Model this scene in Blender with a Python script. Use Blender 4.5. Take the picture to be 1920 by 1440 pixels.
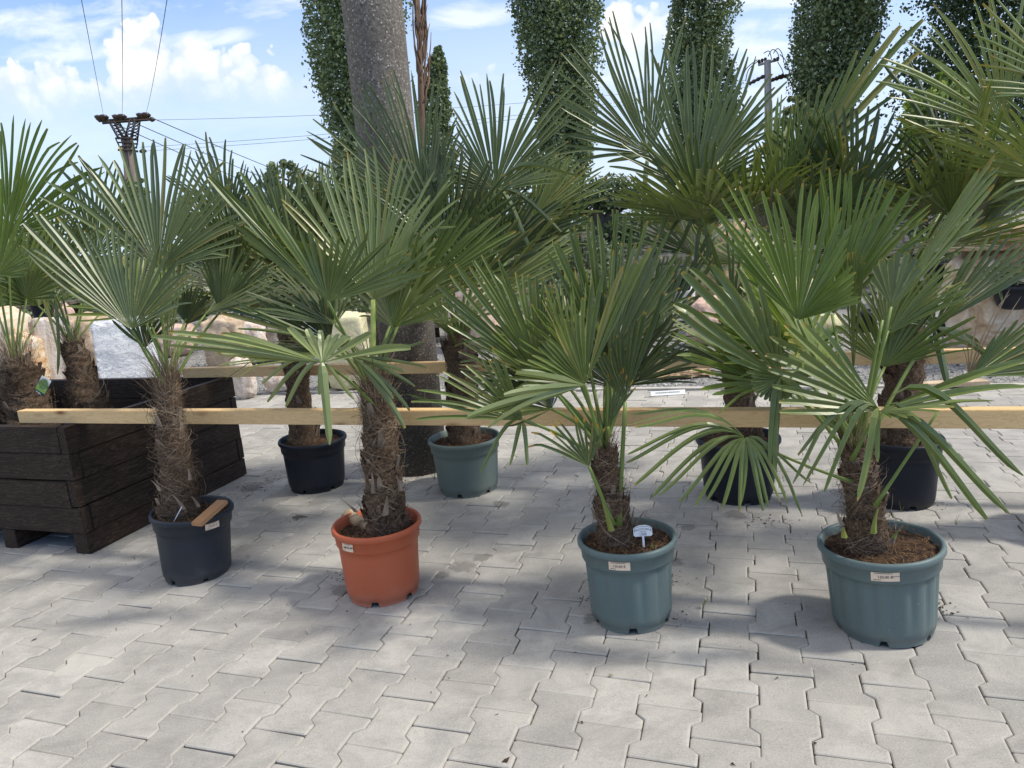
import bpy, bmesh, math, random
from mathutils import Vector, Matrix, noise
for o in list(bpy.data.objects): bpy.data.objects.remove(o, do_unlink=True)
C = bpy.context.scene.collection
S = bpy.context.scene
R_ = math.radians
random.seed(7)

# ------------------------------------------------------------------ camera
F_PX, PITCH, ROLL, CAM_H = 1340.0, R_(11.6), R_(4.58), 1.231
_cp, _sp, _cr, _sr = math.cos(PITCH), math.sin(PITCH), math.cos(ROLL), math.sin(ROLL)
CF = Vector((0, _cp, -_sp)); _U = Vector((0, _sp, _cp)); _R = Vector((1, 0, 0))
CR = _cr*_R - _sr*_U; CU = _sr*_R + _cr*_U
cam = bpy.data.cameras.new('camera'); camo = bpy.data.objects.new('camera', cam); C.objects.link(camo)
cam.sensor_width = 36; cam.lens = F_PX/1920*36; cam.clip_start = 0.05; cam.clip_end = 2000
camo.matrix_world = Matrix(((CR.x, CU.x, -CF.x, 0), (CR.y, CU.y, -CF.y, 0), (CR.z, CU.z, -CF.z, CAM_H), (0, 0, 0, 1)))
S.camera = camo

# ------------------------------------------------------------------ sun direction, world, exposure
SUN_EL, SUN_AZ = R_(52), R_(100)          # azimuth clockwise from +Y (camera direction)
SUN = Vector((math.sin(SUN_AZ)*math.cos(SUN_EL), math.cos(SUN_AZ)*math.cos(SUN_EL), math.sin(SUN_EL)))
sl = bpy.data.lights.new('sun', 'SUN'); sl.energy = 2.1; sl.angle = R_(5.0); sl.color = (1.0, .93, .82)
so = bpy.data.objects.new('sun', sl); C.objects.link(so)
so.rotation_euler = SUN.to_track_quat('Z', 'Y').to_euler()
S.cycles.diffuse_bounces = 3; S.cycles.glossy_bounces = 2; S.cycles.transmission_bounces = 3; S.cycles.max_bounces = 5
S.view_settings.view_transform = 'Standard'; S.view_settings.look = 'None'
S.view_settings.exposure = 0.84; S.view_settings.gamma = 1.0

# a ray through a point measured on the photograph, met with a depth or a height: used to survey real positions
def ray(px, py): return CF + CR*((px-960)/F_PX) - CU*((py-720)/F_PX)
def at(px, py, Y):
    d = ray(px, py); return Vector((0, 0, CAM_H)) + d*(Y/d.y)
def onz(px, py, z=0.0):
    d = ray(px, py); return Vector((0, 0, CAM_H)) + d*((z-CAM_H)/d.z)
AX = Vector((math.cos(R_(-18.4)), math.sin(R_(-18.4)), 0))    # direction of the rows of pots, beams and pavers
AY = Vector((-AX.y, AX.x, 0))
def row(u, v, z=0.0): return AX*u + AY*v + Vector((0, 0, z))  # yard coordinates
def to_row(p): return p.dot(AX), p.dot(AY)
ROWANG = R_(-18.4)

def new_node_mat(name):
    m = bpy.data.materials.new(name); m.use_nodes = True
    nt = m.node_tree; nt.nodes.clear(); return m, nt
class NT:
    def __init__(s, nt): s.t = nt; s.N = nt.nodes; s.L = nt.links
    def n(s, typ, **kw):
        nd = s.N.new(typ)
        for k, v in kw.items():
            if k == 'i':
                for kk, vv in v.items():
                    if hasattr(vv, 'links'): s.L.new(vv, nd.inputs[kk])
                    else: nd.inputs[kk].default_value = vv
            else: setattr(nd, k, v)
        return nd
    def math(s, op, a, b=None, c=None, clamp=False):
        nd = s.n('ShaderNodeMath', operation=op); nd.use_clamp = clamp
        for i, v in enumerate((a, b, c)):
            if v is None: continue
            if hasattr(v, 'links'): s.L.new(v, nd.inputs[i])
            else: nd.inputs[i].default_value = v
        return nd.outputs[0]
    def ramp(s, fac, pts, interp='LINEAR'):
        nd = s.n('ShaderNodeValToRGB'); cr = nd.color_ramp; cr.interpolation = interp
        while len(cr.elements) > 1: cr.elements.remove(cr.elements[-1])
        first = True
        for p, c in pts:
            if len(c) == 3: c = (*c, 1)
            if first: cr.elements[0].position = p; cr.elements[0].color = c; first = False
            else:
                e = cr.elements.new(p); e.color = c
        s.L.new(fac, nd.inputs[0]); return nd.outputs[0]
    def noise(s, vec, scale, detail=4, rough=.55, dist=0.0, out=0):
        nd = s.n('ShaderNodeTexNoise'); nd.inputs['Scale'].default_value = scale; nd.inputs['Detail'].default_value = detail
        nd.inputs['Roughness'].default_value = rough; nd.inputs['Distortion'].default_value = dist
        if vec is not None: s.L.new(vec, nd.inputs['Vector'])
        return nd.outputs[out]
    def mix(s, fac, a, b, blend='MIX'):
        nd = s.n('ShaderNodeMix', data_type='RGBA', blend_type=blend)
        for i, v in ((0, fac), (6, a), (7, b)):
            if hasattr(v, 'links'): s.L.new(v, nd.inputs[i])
            else: nd.inputs[i].default_value = v if not (isinstance(v, tuple) and len(v) == 3) else (*v, 1)
        return nd.outputs[2]
    def mapping(s, vec, scale=(1, 1, 1), loc=(0, 0, 0), rot=(0, 0, 0)):
        nd = s.n('ShaderNodeMapping'); s.L.new(vec, nd.inputs[0])
        nd.inputs['Scale'].default_value = scale; nd.inputs['Location'].default_value = loc; nd.inputs['Rotation'].default_value = rot
        return nd.outputs[0]
    def out(s, sh): 
        o = s.n('ShaderNodeOutputMaterial'); s.L.new(sh, o.inputs[0])
    def bsdf(s, col, rough=.6, bump=None, bstr=.3, bdist=.01, spec=.5, **kw):
        nd = s.n('ShaderNodeBsdfPrincipled')
        for k, v in (('Base Color', col), ('Roughness', rough), ('Specular IOR Level', spec)):
            if hasattr(v, 'links'): s.L.new(v, nd.inputs[k])
            else: nd.inputs[k].default_value = (*v, 1) if isinstance(v, tuple) and len(v) == 3 else v
        for k, v in kw.items():
            nd.inputs[k.replace('_', ' ')].default_value = v
        if bump is not None:
            b = s.n('ShaderNodeBump'); b.inputs['Strength'].default_value = bstr; b.inputs['Distance'].default_value = bdist
            s.L.new(bump, b.inputs['Height']); s.L.new(b.outputs[0], nd.inputs['Normal'])
        return nd.outputs[0]

# ------------------------------------------------------------------ sky
W = bpy.data.worlds.new('World'); S.world = W; W.use_nodes = True
W.node_tree.nodes.clear(); w = NT(W.node_tree)
sky = w.n('ShaderNodeTexSky', sky_type='NISHITA'); sky.sun_disc = False
sky.sun_elevation = SUN_EL; sky.sun_rotation = SUN_AZ; sky.air_density = 1.25; sky.dust_density = 1.3; sky.ozone_density = 2.2
tc = w.n('ShaderNodeTexCoord'); sep = w.n('ShaderNodeSeparateXYZ', i={0: tc.outputs['Generated']})
X, Y, Z = sep.outputs
ay = w.math('MAXIMUM', w.math('ABSOLUTE', Y), .05)
u = w.math('DIVIDE', X, ay); v = w.math('DIVIDE', Z, ay)
uv = w.n('ShaderNodeCombineXYZ', i={0: u, 1: v}).outputs[0]
n1 = w.noise(uv, 9.0, 6, .60, .25); n2 = w.noise(w.mapping(uv, (1, 1, 1), (3.1, 7.7, 0)), 24, 4, .62)
nn = w.math('ADD', w.math('MULTIPLY', w.math('SUBTRACT', n1, .5), 2.2), w.math('MULTIPLY', w.math('SUBTRACT', n2, .5), .9))
def duv(px, py):
    d = ray(px, py); return d.x/d.y, d.z/d.y
def blobs(lst):
    dens = None
    for px, py, a, b, k in lst:
        u0, v0 = duv(px, py)
        e = w.math('ADD', w.math('POWER', w.math('DIVIDE', w.math('SUBTRACT', u, u0), a), 2), w.math('POWER', w.math('DIVIDE', w.math('SUBTRACT', v, v0), b), 2))
        g = w.math('MULTIPLY', w.math('SUBTRACT', 1.0, w.math('MULTIPLY', e, .5)), k)
        dens = g if dens is None else w.math('MAXIMUM', dens, g)
    return w.math('MAXIMUM', dens, -1.2)
# heaped clouds
cum = blobs(((258, 128, .034, .040, 1.1), (290, 150, .06, .06, 1.1), (345, 150, .06, .05, 1.1), (395, 180, .085, .045, 1.05), (450, 165, .06, .04, 1.05), (505, 188, .07, .035, 1), (570, 195, .07, .03, .8),
             (25, 185, .08, .035, 1.05), (108, 175, .036, .036, 1.05), (70, 195, .07, .03, 1), (170, 198, .08, .03, .85), (1200, 55, .05, .04, .6), (960, 190, .04, .025, .8), (880, 200, .08, .035, .7), (1040, 200, .10, .03, .6)))
wuv = w.n('ShaderNodeVectorMath', operation='ADD', i={0: uv, 1: w.n('ShaderNodeVectorMath', operation='SCALE', i={0: w.noise(uv, 30, 2, .6, out=1), 3: .035}).outputs[0]}).outputs[0]
def billow(sc):
    vo = w.n('ShaderNodeTexVoronoi', i={0: wuv, 2: sc}); return w.math('SUBTRACT', .55, vo.outputs['Distance'])
bil = w.math('ADD', w.math('MULTIPLY', billow(26), 1.1), w.math('MULTIPLY', billow(60), .6))
vb = duv(300, 205)[1]
fadeb = w.ramp(w.math('ADD', w.math('MULTIPLY', w.math('SUBTRACT', v, vb), 8), w.math('MULTIPLY', nn, .25)), [(.0, (.0, .0, .0)), (.35, (1, 1, 1))])
cl = w.math('MULTIPLY', w.ramp(w.math('ADD', cum, w.math('ADD', w.math('MULTIPLY', nn, .42), bil)), [(.38, (0, 0, 0)), (.52, (.7, .7, .7)), (.95, (1, 1, 1))]), fadeb)
# thin streaks
nw = w.noise(w.mapping(uv, (1.0, 2.6, 1), (1.3, .2, 0), (0, 0, .10)), 9, 6, .62, .5)
st = blobs(((60, 42, .07, .020, .9), (110, 98, .075, .014, .9), (150, 60, .06, .02, .6), (215, 30, .09, .022, .7), (380, 72, .07, .010, .8), (190, 90, .05, .012, .7), (500, 12, .055, .014, .7),
            (890, 28, .055, .016, 1), (830, 45, .03, .01, .6), (1240, 15, .06, .02, .8), (1190, 80, .06, .04, .7), (1440, 42, .05, .014, .7), (1400, 110, .07, .03, .8), (1430, 2, .10, .012, .9), (1160, 150, .07, .05, .6), (1450, 170, .05, .03, .6)))
stf = w.math('MULTIPLY', w.ramp(w.math('ADD', st, w.math('MULTIPLY', w.math('SUBTRACT', nw, .5), 2.6)), [(.35, (0, 0, 0)), (1.0, (1, 1, 1))]), .62)
# pale grey-blue bank low down
n3 = w.noise(w.mapping(uv, (1.0, 2.4, 1), (.3, .2, 0)), 4.0, 4, .6, .4)
lo = w.ramp(w.math('ADD', v, w.math('MULTIPLY', w.math('SUBTRACT', n3, .5), .16)), [(.0, (.9, .9, .9)), (.20, (.8, .8, .8)), (.30, (.45, .45, .45)), (.40, (0, 0, 0))])
shade = w.ramp(w.math('ADD', w.math('ADD', w.math('MULTIPLY', nn, .3), w.math('MULTIPLY', bil, .55)), w.math('MULTIPLY', w.math('SUBTRACT', v, vb), 2.2)), [(.0, (4.5, 5.0, 5.9)), (.28, (5.7, 5.9, 6.2)), (.55, (7.0, 6.75, 6.3))])
skyc = w.mix(1.0, sky.outputs[0], (.66, .88, 1.20, 1), 'MULTIPLY')
c0 = w.mix(w.math('MULTIPLY', lo, .85), skyc, w.ramp(n3, [(.35, (4.0, 4.8, 6.1)), (.7, (5.3, 5.8, 6.7))]))
c1 = w.mix(stf, c0, (6.2, 6.4, 6.8, 1))
c2 = w.mix(cl, c1, shade)
hi = w.ramp(w.math('MULTIPLY', v, .4), [(.38, (0, 0, 0)), (.62, (1, 1, 1))])       # unseen warm-white veil added overhead, out of view, to neutralise the ambient light
c3 = w.mix(w.math('MULTIPLY', hi, .8), c2, (8.2, 7.7, 6.9, 1))
bg = w.n('ShaderNodeBackground', i={0: c3, 1: .104})
wo = w.n('ShaderNodeOutputWorld'); w.L.new(bg.outputs[0], wo.inputs[0])

# ------------------------------------------------------------------ object helpers
def obj(name, data, mat=None, parent=None, mats=None):
    o = bpy.data.objects.new(name, data); C.objects.link(o)
    if mat: data.materials.append(mat)
    for m in mats or []: data.materials.append(m)
    if parent is not None: o.parent = parent
    return o
def tag(o, label=None, cat=None, group=None, kind=None):
    if label: o['label'] = label
    if cat: o['category'] = cat
    if group: o['group'] = group
    if kind: o['kind'] = kind
    return o
def empty(name, loc=(0, 0, 0), rz=0.0):
    o = bpy.data.objects.new(name, None); C.objects.link(o); o.location = loc; o.rotation_euler = (0, 0, rz); o.empty_display_size = .1; return o
class MB:
    def __init__(s): s.v = []; s.f = []; s.sm = []; s.c = []; s.mi = []
    def add(s, vs, fs, smooth=False, cols=None, mi=0):
        b = len(s.v); s.v += [tuple(p) for p in vs]; s.f += [tuple(b+i for i in f) for f in fs]; s.sm += [smooth]*len(fs); s.mi += [mi]*len(fs)
        s.c += cols if cols else [(0, 0, 0, 1)]*len(vs)
        return b
    def box(s, x0, x1, y0, y1, z0, z1, M=None, bev=0.0, cols=None):
        bm = bmesh.new(); bmesh.ops.create_cube(bm, size=1)
        for q in bm.verts: q.co = Vector(((x0+x1)/2+q.co.x*(x1-x0), (y0+y1)/2+q.co.y*(y1-y0), (z0+z1)/2+q.co.z*(z1-z0)))
        if bev: bmesh.ops.bevel(bm, geom=list(bm.edges), offset=bev, segments=2, affect='EDGES')
        vs = [(M @ q.co if M else q.co.copy()) for q in bm.verts]; bm.verts.index_update()
        fs = [[q.index for q in f.verts] for f in bm.faces]; bm.free()
        s.add(vs, fs, False, cols*len(vs) if cols else None)
    def tube(s, pts, rad, n=8, smooth=True, cap=True, ell=1.0):
        pts = [Vector(p) for p in pts]; rs = rad if isinstance(rad, (list, tuple)) else [rad]*len(pts)
        vs = []; prev = None
        for i, p in enumerate(pts):
            t = (pts[min(i+1, len(pts)-1)]-pts[max(i-1, 0)]).normalized()
            a = prev if prev is not None else (Vector((1, 0, 0)) if abs(t.x) < .9 else Vector((0, 1, 0)))
            a = (a - t*a.dot(t)).normalized(); prev = a; b = t.cross(a)
            for k in range(n):
                th = 2*math.pi*k/n; vs.append(p + a*math.cos(th)*rs[i] + b*math.sin(th)*rs[i]*ell)
        fs = [(i*n+k, i*n+(k+1) % n, (i+1)*n+(k+1) % n, (i+1)*n+k) for i in range(len(pts)-1) for k in range(n)]
        if cap: fs += [tuple(range(n))[::-1], tuple(range((len(pts)-1)*n, len(pts)*n))]
        s.add(vs, fs, smooth)
    def build(s, name, mat=None, parent=None, attr=None, mats=None):
        me = bpy.data.meshes.new(name); me.from_pydata(s.v, [], s.f)
        me.polygons.foreach_set('use_smooth', s.sm); me.polygons.foreach_set('material_index', s.mi)
        if attr:
            a = me.attributes.new(attr, 'FLOAT_COLOR', 'POINT'); a.data.foreach_set('color', [x for c in s.c for x in c])
        me.update(); return obj(name, me, mat, parent, mats)

# ------------------------------------------------------------------ materials
MAT = {}
def leaf_mat(name, a, b, trans=.15, tipc=(.28, .21, .04), tip=.965, edge=(.30, .34, .16), rough=.36, dry=0.0):
    m, nt = new_node_mat(name); q = NT(nt)
    at_ = q.n('ShaderNodeAttribute', attribute_name='leaf'); sp = q.n('ShaderNodeSeparateColor', i={0: at_.outputs['Color']})
    s_, g_, e_ = sp.outputs
    tco = q.n('ShaderNodeTexCoord').outputs['Object']
    nz = q.noise(tco, 14, 4, .6)
    f = q.math('ADD', q.math('MULTIPLY', g_, .55), q.math('MULTIPLY', nz, .6), clamp=True)
    col = q.mix(f, (*a, 1), (*b, 1))
    stri = q.math('MULTIPLY', q.math('SINE', q.math('MULTIPLY', e_, 31.0)), .10)
    col = q.mix(1.0, col, q.n('ShaderNodeCombineColor', i={0: q.math('ADD', 1, stri), 1: q.math('ADD', 1, stri), 2: q.math('ADD', 1, stri)}).outputs[0], 'MULTIPLY')
    # yellowish base near the hub and thin pale margins
    col = q.mix(q.ramp(s_, [(.0, (.6, .6, .6)), (.16, (0, 0, 0))]), col, (.20, .25, .055, 1))
    col = q.mix(q.math('MULTIPLY', q.ramp(e_, [(.90, (0, 0, 0)), (.99, (1, 1, 1))]), .55), col, (*edge, 1))
    col = q.mix(q.math('MULTIPLY', q.ramp(e_, [(.0, (1, 1, 1)), (.09, (0, 0, 0))]), .35), col, (*edge, 1))
    col = q.mix(q.math('MULTIPLY', q.ramp(q.noise(tco, 5, 5, .7), [(.45, (0, 0, 0)), (.7, (1, 1, 1))]), .18), col, (.21, .23, .14, 1))
    col = q.mix(q.ramp(g_, [(.965, (0, 0, 0)), (.975, (.6, .6, .6))]), col, (.26, .23, .07, 1))
    tf = q.ramp(q.math('ADD', s_, q.math('ADD', q.math('MULTIPLY', q.math('SUBTRACT', q.noise(tco, 60, 2), .5), .06), q.math('MULTIPLY', q.math('SUBTRACT', g_, .62), .05))), [(tip, (0, 0, 0)), (min(1, tip+.03), (1, 1, 1))])
    col = q.mix(tf, col, (*tipc, 1))
    sh = q.bsdf(col, rough, spec=.5)
    tr = q.n('ShaderNodeBsdfTranslucent', i={0: q.mix(1.0, col, (1.25, 1.3, .65, 1), 'MULTIPLY')})
    mx = q.n('ShaderNodeMixShader', i={0: trans, 1: sh, 2: tr.outputs[0]}); q.out(mx.outputs[0]); return m
MAT['blue'] = leaf_mat('leaf_bluish_green', (.056, .084, .030), (.170, .212, .080))
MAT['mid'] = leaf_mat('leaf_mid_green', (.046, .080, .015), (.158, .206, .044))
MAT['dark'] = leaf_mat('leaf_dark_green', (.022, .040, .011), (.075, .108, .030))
MAT['pale'] = leaf_mat('leaf_pale_green', (.17, .215, .075), (.29, .34, .13), trans=.2)
MAT['bright'] = leaf_mat('leaf_fresh_green', (.055, .105, .012), (.175, .245, .038), trans=.2)
MAT['yellow'] = leaf_mat('leaf_yellow_green', (.12, .17, .04), (.23, .28, .09), trans=.2, tip=.95)
MAT['tipped'] = leaf_mat('leaf_tipped', (.05, .085, .022), (.12, .16, .045), tipc=(.5, .28, .03), tip=.86)
MAT['dry'] = leaf_mat('leaf_dry', (.26, .18, .11), (.36, .26, .17), tipc=(.2, .12, .06), edge=(.3, .22, .14), trans=.1)

def simple(name, cols, scale=8, rough=.6, detail=5, bstr=.3, bdist=.004, stretch=(1, 1, 1), spec=.4, bscale=None, coord='Object', dist=0.0, **kw):
    m, nt = new_node_mat(name); q = NT(nt); tco = q.n('ShaderNodeTexCoord').outputs[coord]
    v_ = q.mapping(tco, stretch); nz = q.noise(v_, scale, detail, .6, dist)
    k = len(cols); col = q.ramp(nz, [(.3+.4*i/max(1, k-1), c) for i, c in enumerate(cols)])
    bp = q.noise(v_, bscale or scale*4, 4, .6)
    q.out(q.bsdf(col, rough, bp, bstr, bdist, spec, **kw)); return m
MAT['petiole'] = simple('petiole', [(.10, .16, .035), (.19, .25, .06)], 6, .45, stretch=(1, 1, .2))
MAT['petiole_pale'] = simple('petiole_pale', [(.24, .33, .06), (.38, .45, .13)], 6, .45, stretch=(1, 1, .2))
MAT['stub'] = simple('old_leaf_base', [(.12, .085, .06), (.28, .23, .18)], 30, .9, stretch=(1, 1, .3))
MAT['stub_green'] = simple('green_leaf_base', [(.12, .15, .03), (.28, .30, .07)], 12, .6, stretch=(1, 1, .3))
MAT['soil'] = simple('potting_soil', [(.012, .007, .004), (.05, .026, .014), (.12, .07, .035)], 60, .95, bstr=1, bdist=.01)
MAT['fibre'] = simple('palm_fibre', [(.18, .13, .085), (.40, .32, .23)], 25, .85)
MAT['fibre_dark'] = simple('palm_fibre_dark', [(.07, .046, .03), (.21, .145, .095)], 25, .9)
MAT['fibre_soil'] = simple('soil_fibre', [(.06, .03, .015), (.28, .16, .07)], 25, .9)
def trunk_mat():
    m, nt = new_node_mat('palm_trunk'); q = NT(nt); tco = q.n('ShaderNodeTexCoord').outputs['Object']
    a = q.noise(q.mapping(tco, (1, 1, 3), rot=(.35, .2, 0)), 55, 6, .7, 1.5); b = q.noise(q.mapping(tco, (2.2, 2.2, 1), rot=(.2, -.5, 0)), 30, 6, .7, 2)
    f = q.math('MULTIPLY', q.math('ADD', a, b), .5)
    col = q.ramp(f, [(.36, (.026, .017, .011)), (.5, (.11, .072, .047)), (.64, (.30, .225, .155))])
    q.out(q.bsdf(col, .95, f, 1, .012, .2)); return m
MAT['trunk'] = trunk_mat()
def plastic(name, a, b, dirt=(.25, .22, .18), dirtamt=.25, rough=.42, speck=True):
    m, nt = new_node_mat(name); q = NT(nt); tco = q.n('ShaderNodeTexCoord').outputs['Object']
    nz = q.noise(q.mapping(tco, (1, 1, .35)), 9, 6, .6)
    col = q.mix(nz, (*a, 1), (*b, 1))
    sz = q.n('ShaderNodeSeparateXYZ', i={0: tco}).outputs[2]
    dm = q.math('MULTIPLY', q.ramp(q.math('ADD', sz, q.math('MULTIPLY', q.noise(tco, 18, 5), .12)), [(.06, (1, 1, 1)), (.13, (.18, .18, .18)), (.3, (.05, .05, .05))]), dirtamt)
    col = q.mix(dm, col, (*dirt, 1))
    if speck: col = q.mix(q.ramp(q.noise(tco, 170, 2), [(.70, (0, 0, 0)), (.76, (.5, .5, .5))]), col, (.45, .45, .42, 1))
    scr = q.noise(q.mapping(tco, (3, 3, .5)), 25, 5)
    col = q.mix(q.ramp(q.noise(q.mapping(tco, (2.5, 2.5, .35)), 14, 8, .75, .8), [(.58, (0, 0, 0)), (.75, (.38, .38, .38))]), col, (*dirt, 1))
    q.out(q.bsdf(col, q.math('ADD', rough-.1, q.math('MULTIPLY', scr, .3)), q.noise(tco, 40, 3), .12, .002, .30)); return m
MAT['pot_teal'] = plastic('teal_plastic', (.092, .134, .134), (.115, .160, .160), dirtamt=.16)
MAT['pot_greygreen'] = plastic('grey_green_plastic', (.105, .142, .132), (.125, .165, .155), dirtamt=.15)
MAT['pot_black'] = plastic('black_plastic', (.010, .0155, .024), (.022, .030, .042), dirt=(.13, .125, .12), dirtamt=.4, speck=False)
MAT['pot_dark'] = plastic('dark_plastic', (.007, .010, .017), (.012, .015, .024), dirt=(.05, .05, .05), dirtamt=.25, speck=False)
MAT['pot_orange'] = plastic('terracotta_plastic', (.40, .088, .035), (.47, .118, .052), dirt=(.42, .22, .16), dirtamt=.45)
def wood(name, a, b, dark, axis_scale=(1, 9, 9), knots=True, rough=.6):
    m, nt = new_node_mat(name); q = NT(nt); tco = q.n('ShaderNodeTexCoord').outputs['Object']
    v_ = q.mapping(tco, axis_scale); g = q.noise(v_, 5.5, 4, .55, .8); g2 = q.noise(q.mapping(tco, (axis_scale[0]*.6, axis_scale[1]*6, axis_scale[2]*6)), 8, 3, .6)
    rg = q.math('FRACT', q.math('MULTIPLY', g, 7))
    col = q.mix(q.ramp(rg, [(.0, (0, 0, 0)), (.7, (.4, .4, .4)), (.93, (1, 1, 1)), (1, (0, 0, 0))]), (*a, 1), (*b, 1))
    col = q.mix(q.math('MULTIPLY', g2, .35), col, (*b, 1))
    if knots:
        vo = q.n('ShaderNodeTexVoronoi', i={0: q.mapping(tco, (1, 3.2, 3.2)), 2: 3.4}); d = vo.outputs['Distance']
        col = q.mix(q.ramp(d, [(.05, (1, 1, 1)), (.09, (.45, .45, .45)), (.17, (0, 0, 0))]), col, (*dark, 1))
    q.out(q.bsdf(col, rough, g2, .25, .002, .3)); return m
MAT['pine'] = wood('pine', (.80, .58, .31), (.64, .42, .19), (.28, .13, .05))
def dark_wood():
    m, nt = new_node_mat('dark_stained_wood'); q = NT(nt); t = q.n('ShaderNodeTexCoord').outputs['Object']; rn = q.n('ShaderNodeObjectInfo').outputs['Random']
    t = q.n('ShaderNodeVectorMath', operation='ADD', i={0: t, 1: q.n('ShaderNodeCombineXYZ', i={0: q.math('MULTIPLY', rn, 9), 1: rn, 2: rn}).outputs[0]}).outputs[0]
    g = q.noise(q.mapping(t, (1, 9, 9)), 5, 5, .6, 1.2); fg = q.noise(q.mapping(t, (1.2, 40, 40)), 9, 4, .7)
    col = q.ramp(q.math('FRACT', q.math('MULTIPLY', g, 6)), [(0, (.014, .009, .007)), (.6, (.028, .018, .013)), (.95, (.065, .045, .034)), (1, (.014, .009, .007))])
    col = q.mix(q.ramp(fg, [(.5, (0, 0, 0)), (.8, (.5, .5, .5))]), col, (.055, .040, .032, 1))
    sc = q.noise(q.mapping(t, (3, 9, 9)), 6, 8, .8, .6)
    col = q.mix(q.ramp(sc, [(.68, (0, 0, 0)), (.74, (.45, .45, .45))]), col, (.20, .16, .13, 1))
    q.out(q.bsdf(col, q.math('ADD', .48, q.math('MULTIPLY', fg, .35)), fg, .5, .003, .22)); return m
MAT['dark_wood'] = dark_wood()
MAT['paper'] = simple('label_paper', [(.68, .53, .39), (.76, .61, .46)], 40, .7, bstr=.05)
MAT['ink'] = simple('ink', [(.02, .02, .03), (.04, .04, .05)], 20, .6)
MAT['white_plastic'] = simple('white_plastic', [(.74, .77, .80), (.80, .82, .84)], 10, .4, bstr=.03)
MAT['metal_dark'] = simple('weathered_steel', [(.02, .018, .017), (.07, .055, .045)], 6, .7)
MAT['ceramic'] = simple('insulator', [(.03, .02, .018), (.07, .045, .035)], 6, .3)
MAT['wire'] = simple('wire', [(.06, .07, .09), (.10, .11, .13)], 6, .6)
MAT['bark'] = simple('bark', [(.035, .028, .022), (.12, .10, .08)], 5, .95, stretch=(1, 1, .25), bstr=1, bdist=.05)
MAT['bark_red'] = simple('bare_bark', [(.10, .06, .04), (.24, .16, .11)], 5, .9, stretch=(1, 1, .25), bstr=.6, bdist=.02)
def conc_pole():
    m, nt = new_node_mat('exposed_concrete'); q = NT(nt); tco = q.n('ShaderNodeTexCoord').outputs['Object']
    a = q.noise(tco, 70, 4, .8); c = q.noise(tco, 2.2, 6, .65); vo = q.n('ShaderNodeTexVoronoi', i={0: tco, 2: 95.0}); sp = q.n('ShaderNodeSeparateColor', i={0: vo.outputs['Color']}).outputs
    col = q.ramp(a, [(.30, (.06, .052, .045)), (.5, (.17, .15, .13)), (.68, (.27, .245, .215))])
    grain = q.math('MULTIPLY', q.ramp(sp[0], [(.62, (0, 0, 0)), (.70, (1, 1, 1))]), q.ramp(vo.outputs['Distance'], [(.25, (1, 1, 1)), (.5, (0, 0, 0))]))
    col = q.mix(grain, col, q.ramp(sp[1], [(.2, (.36, .33, .28)), (.6, (.60, .56, .50)), (.9, (.09, .08, .07))]))
    sz = q.n('ShaderNodeSeparateXYZ', i={0: tco}).outputs[2]
    low = q.ramp(q.math('ADD', sz, q.math('MULTIPLY', q.math('SUBTRACT', c, .5), .5)), [(.65, (.42, .41, .40)), (1.1, (1, 1, 1))])   # darker towards the foot, with an uneven edge
    col = q.mix(1.0, col, low, 'MULTIPLY'); col = q.mix(q.ramp(c, [(.35, (.4, .4, .4)), (.6, (0, 0, 0))]), col, (.08, .07, .062, 1))
    q.out(q.bsdf(col, .9, a, .8, .005, .3)); return m
MAT['conc_pole'] = conc_pole()
MAT['conc_grey'] = simple('concrete_grey', [(.30, .31, .32), (.42, .42, .42)], 5, .9)
MAT['conc_brown'] = simple('concrete_brown', [(.12, .09, .075), (.24, .19, .16)], 2.5, .9, stretch=(2, 2, .3))

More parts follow.
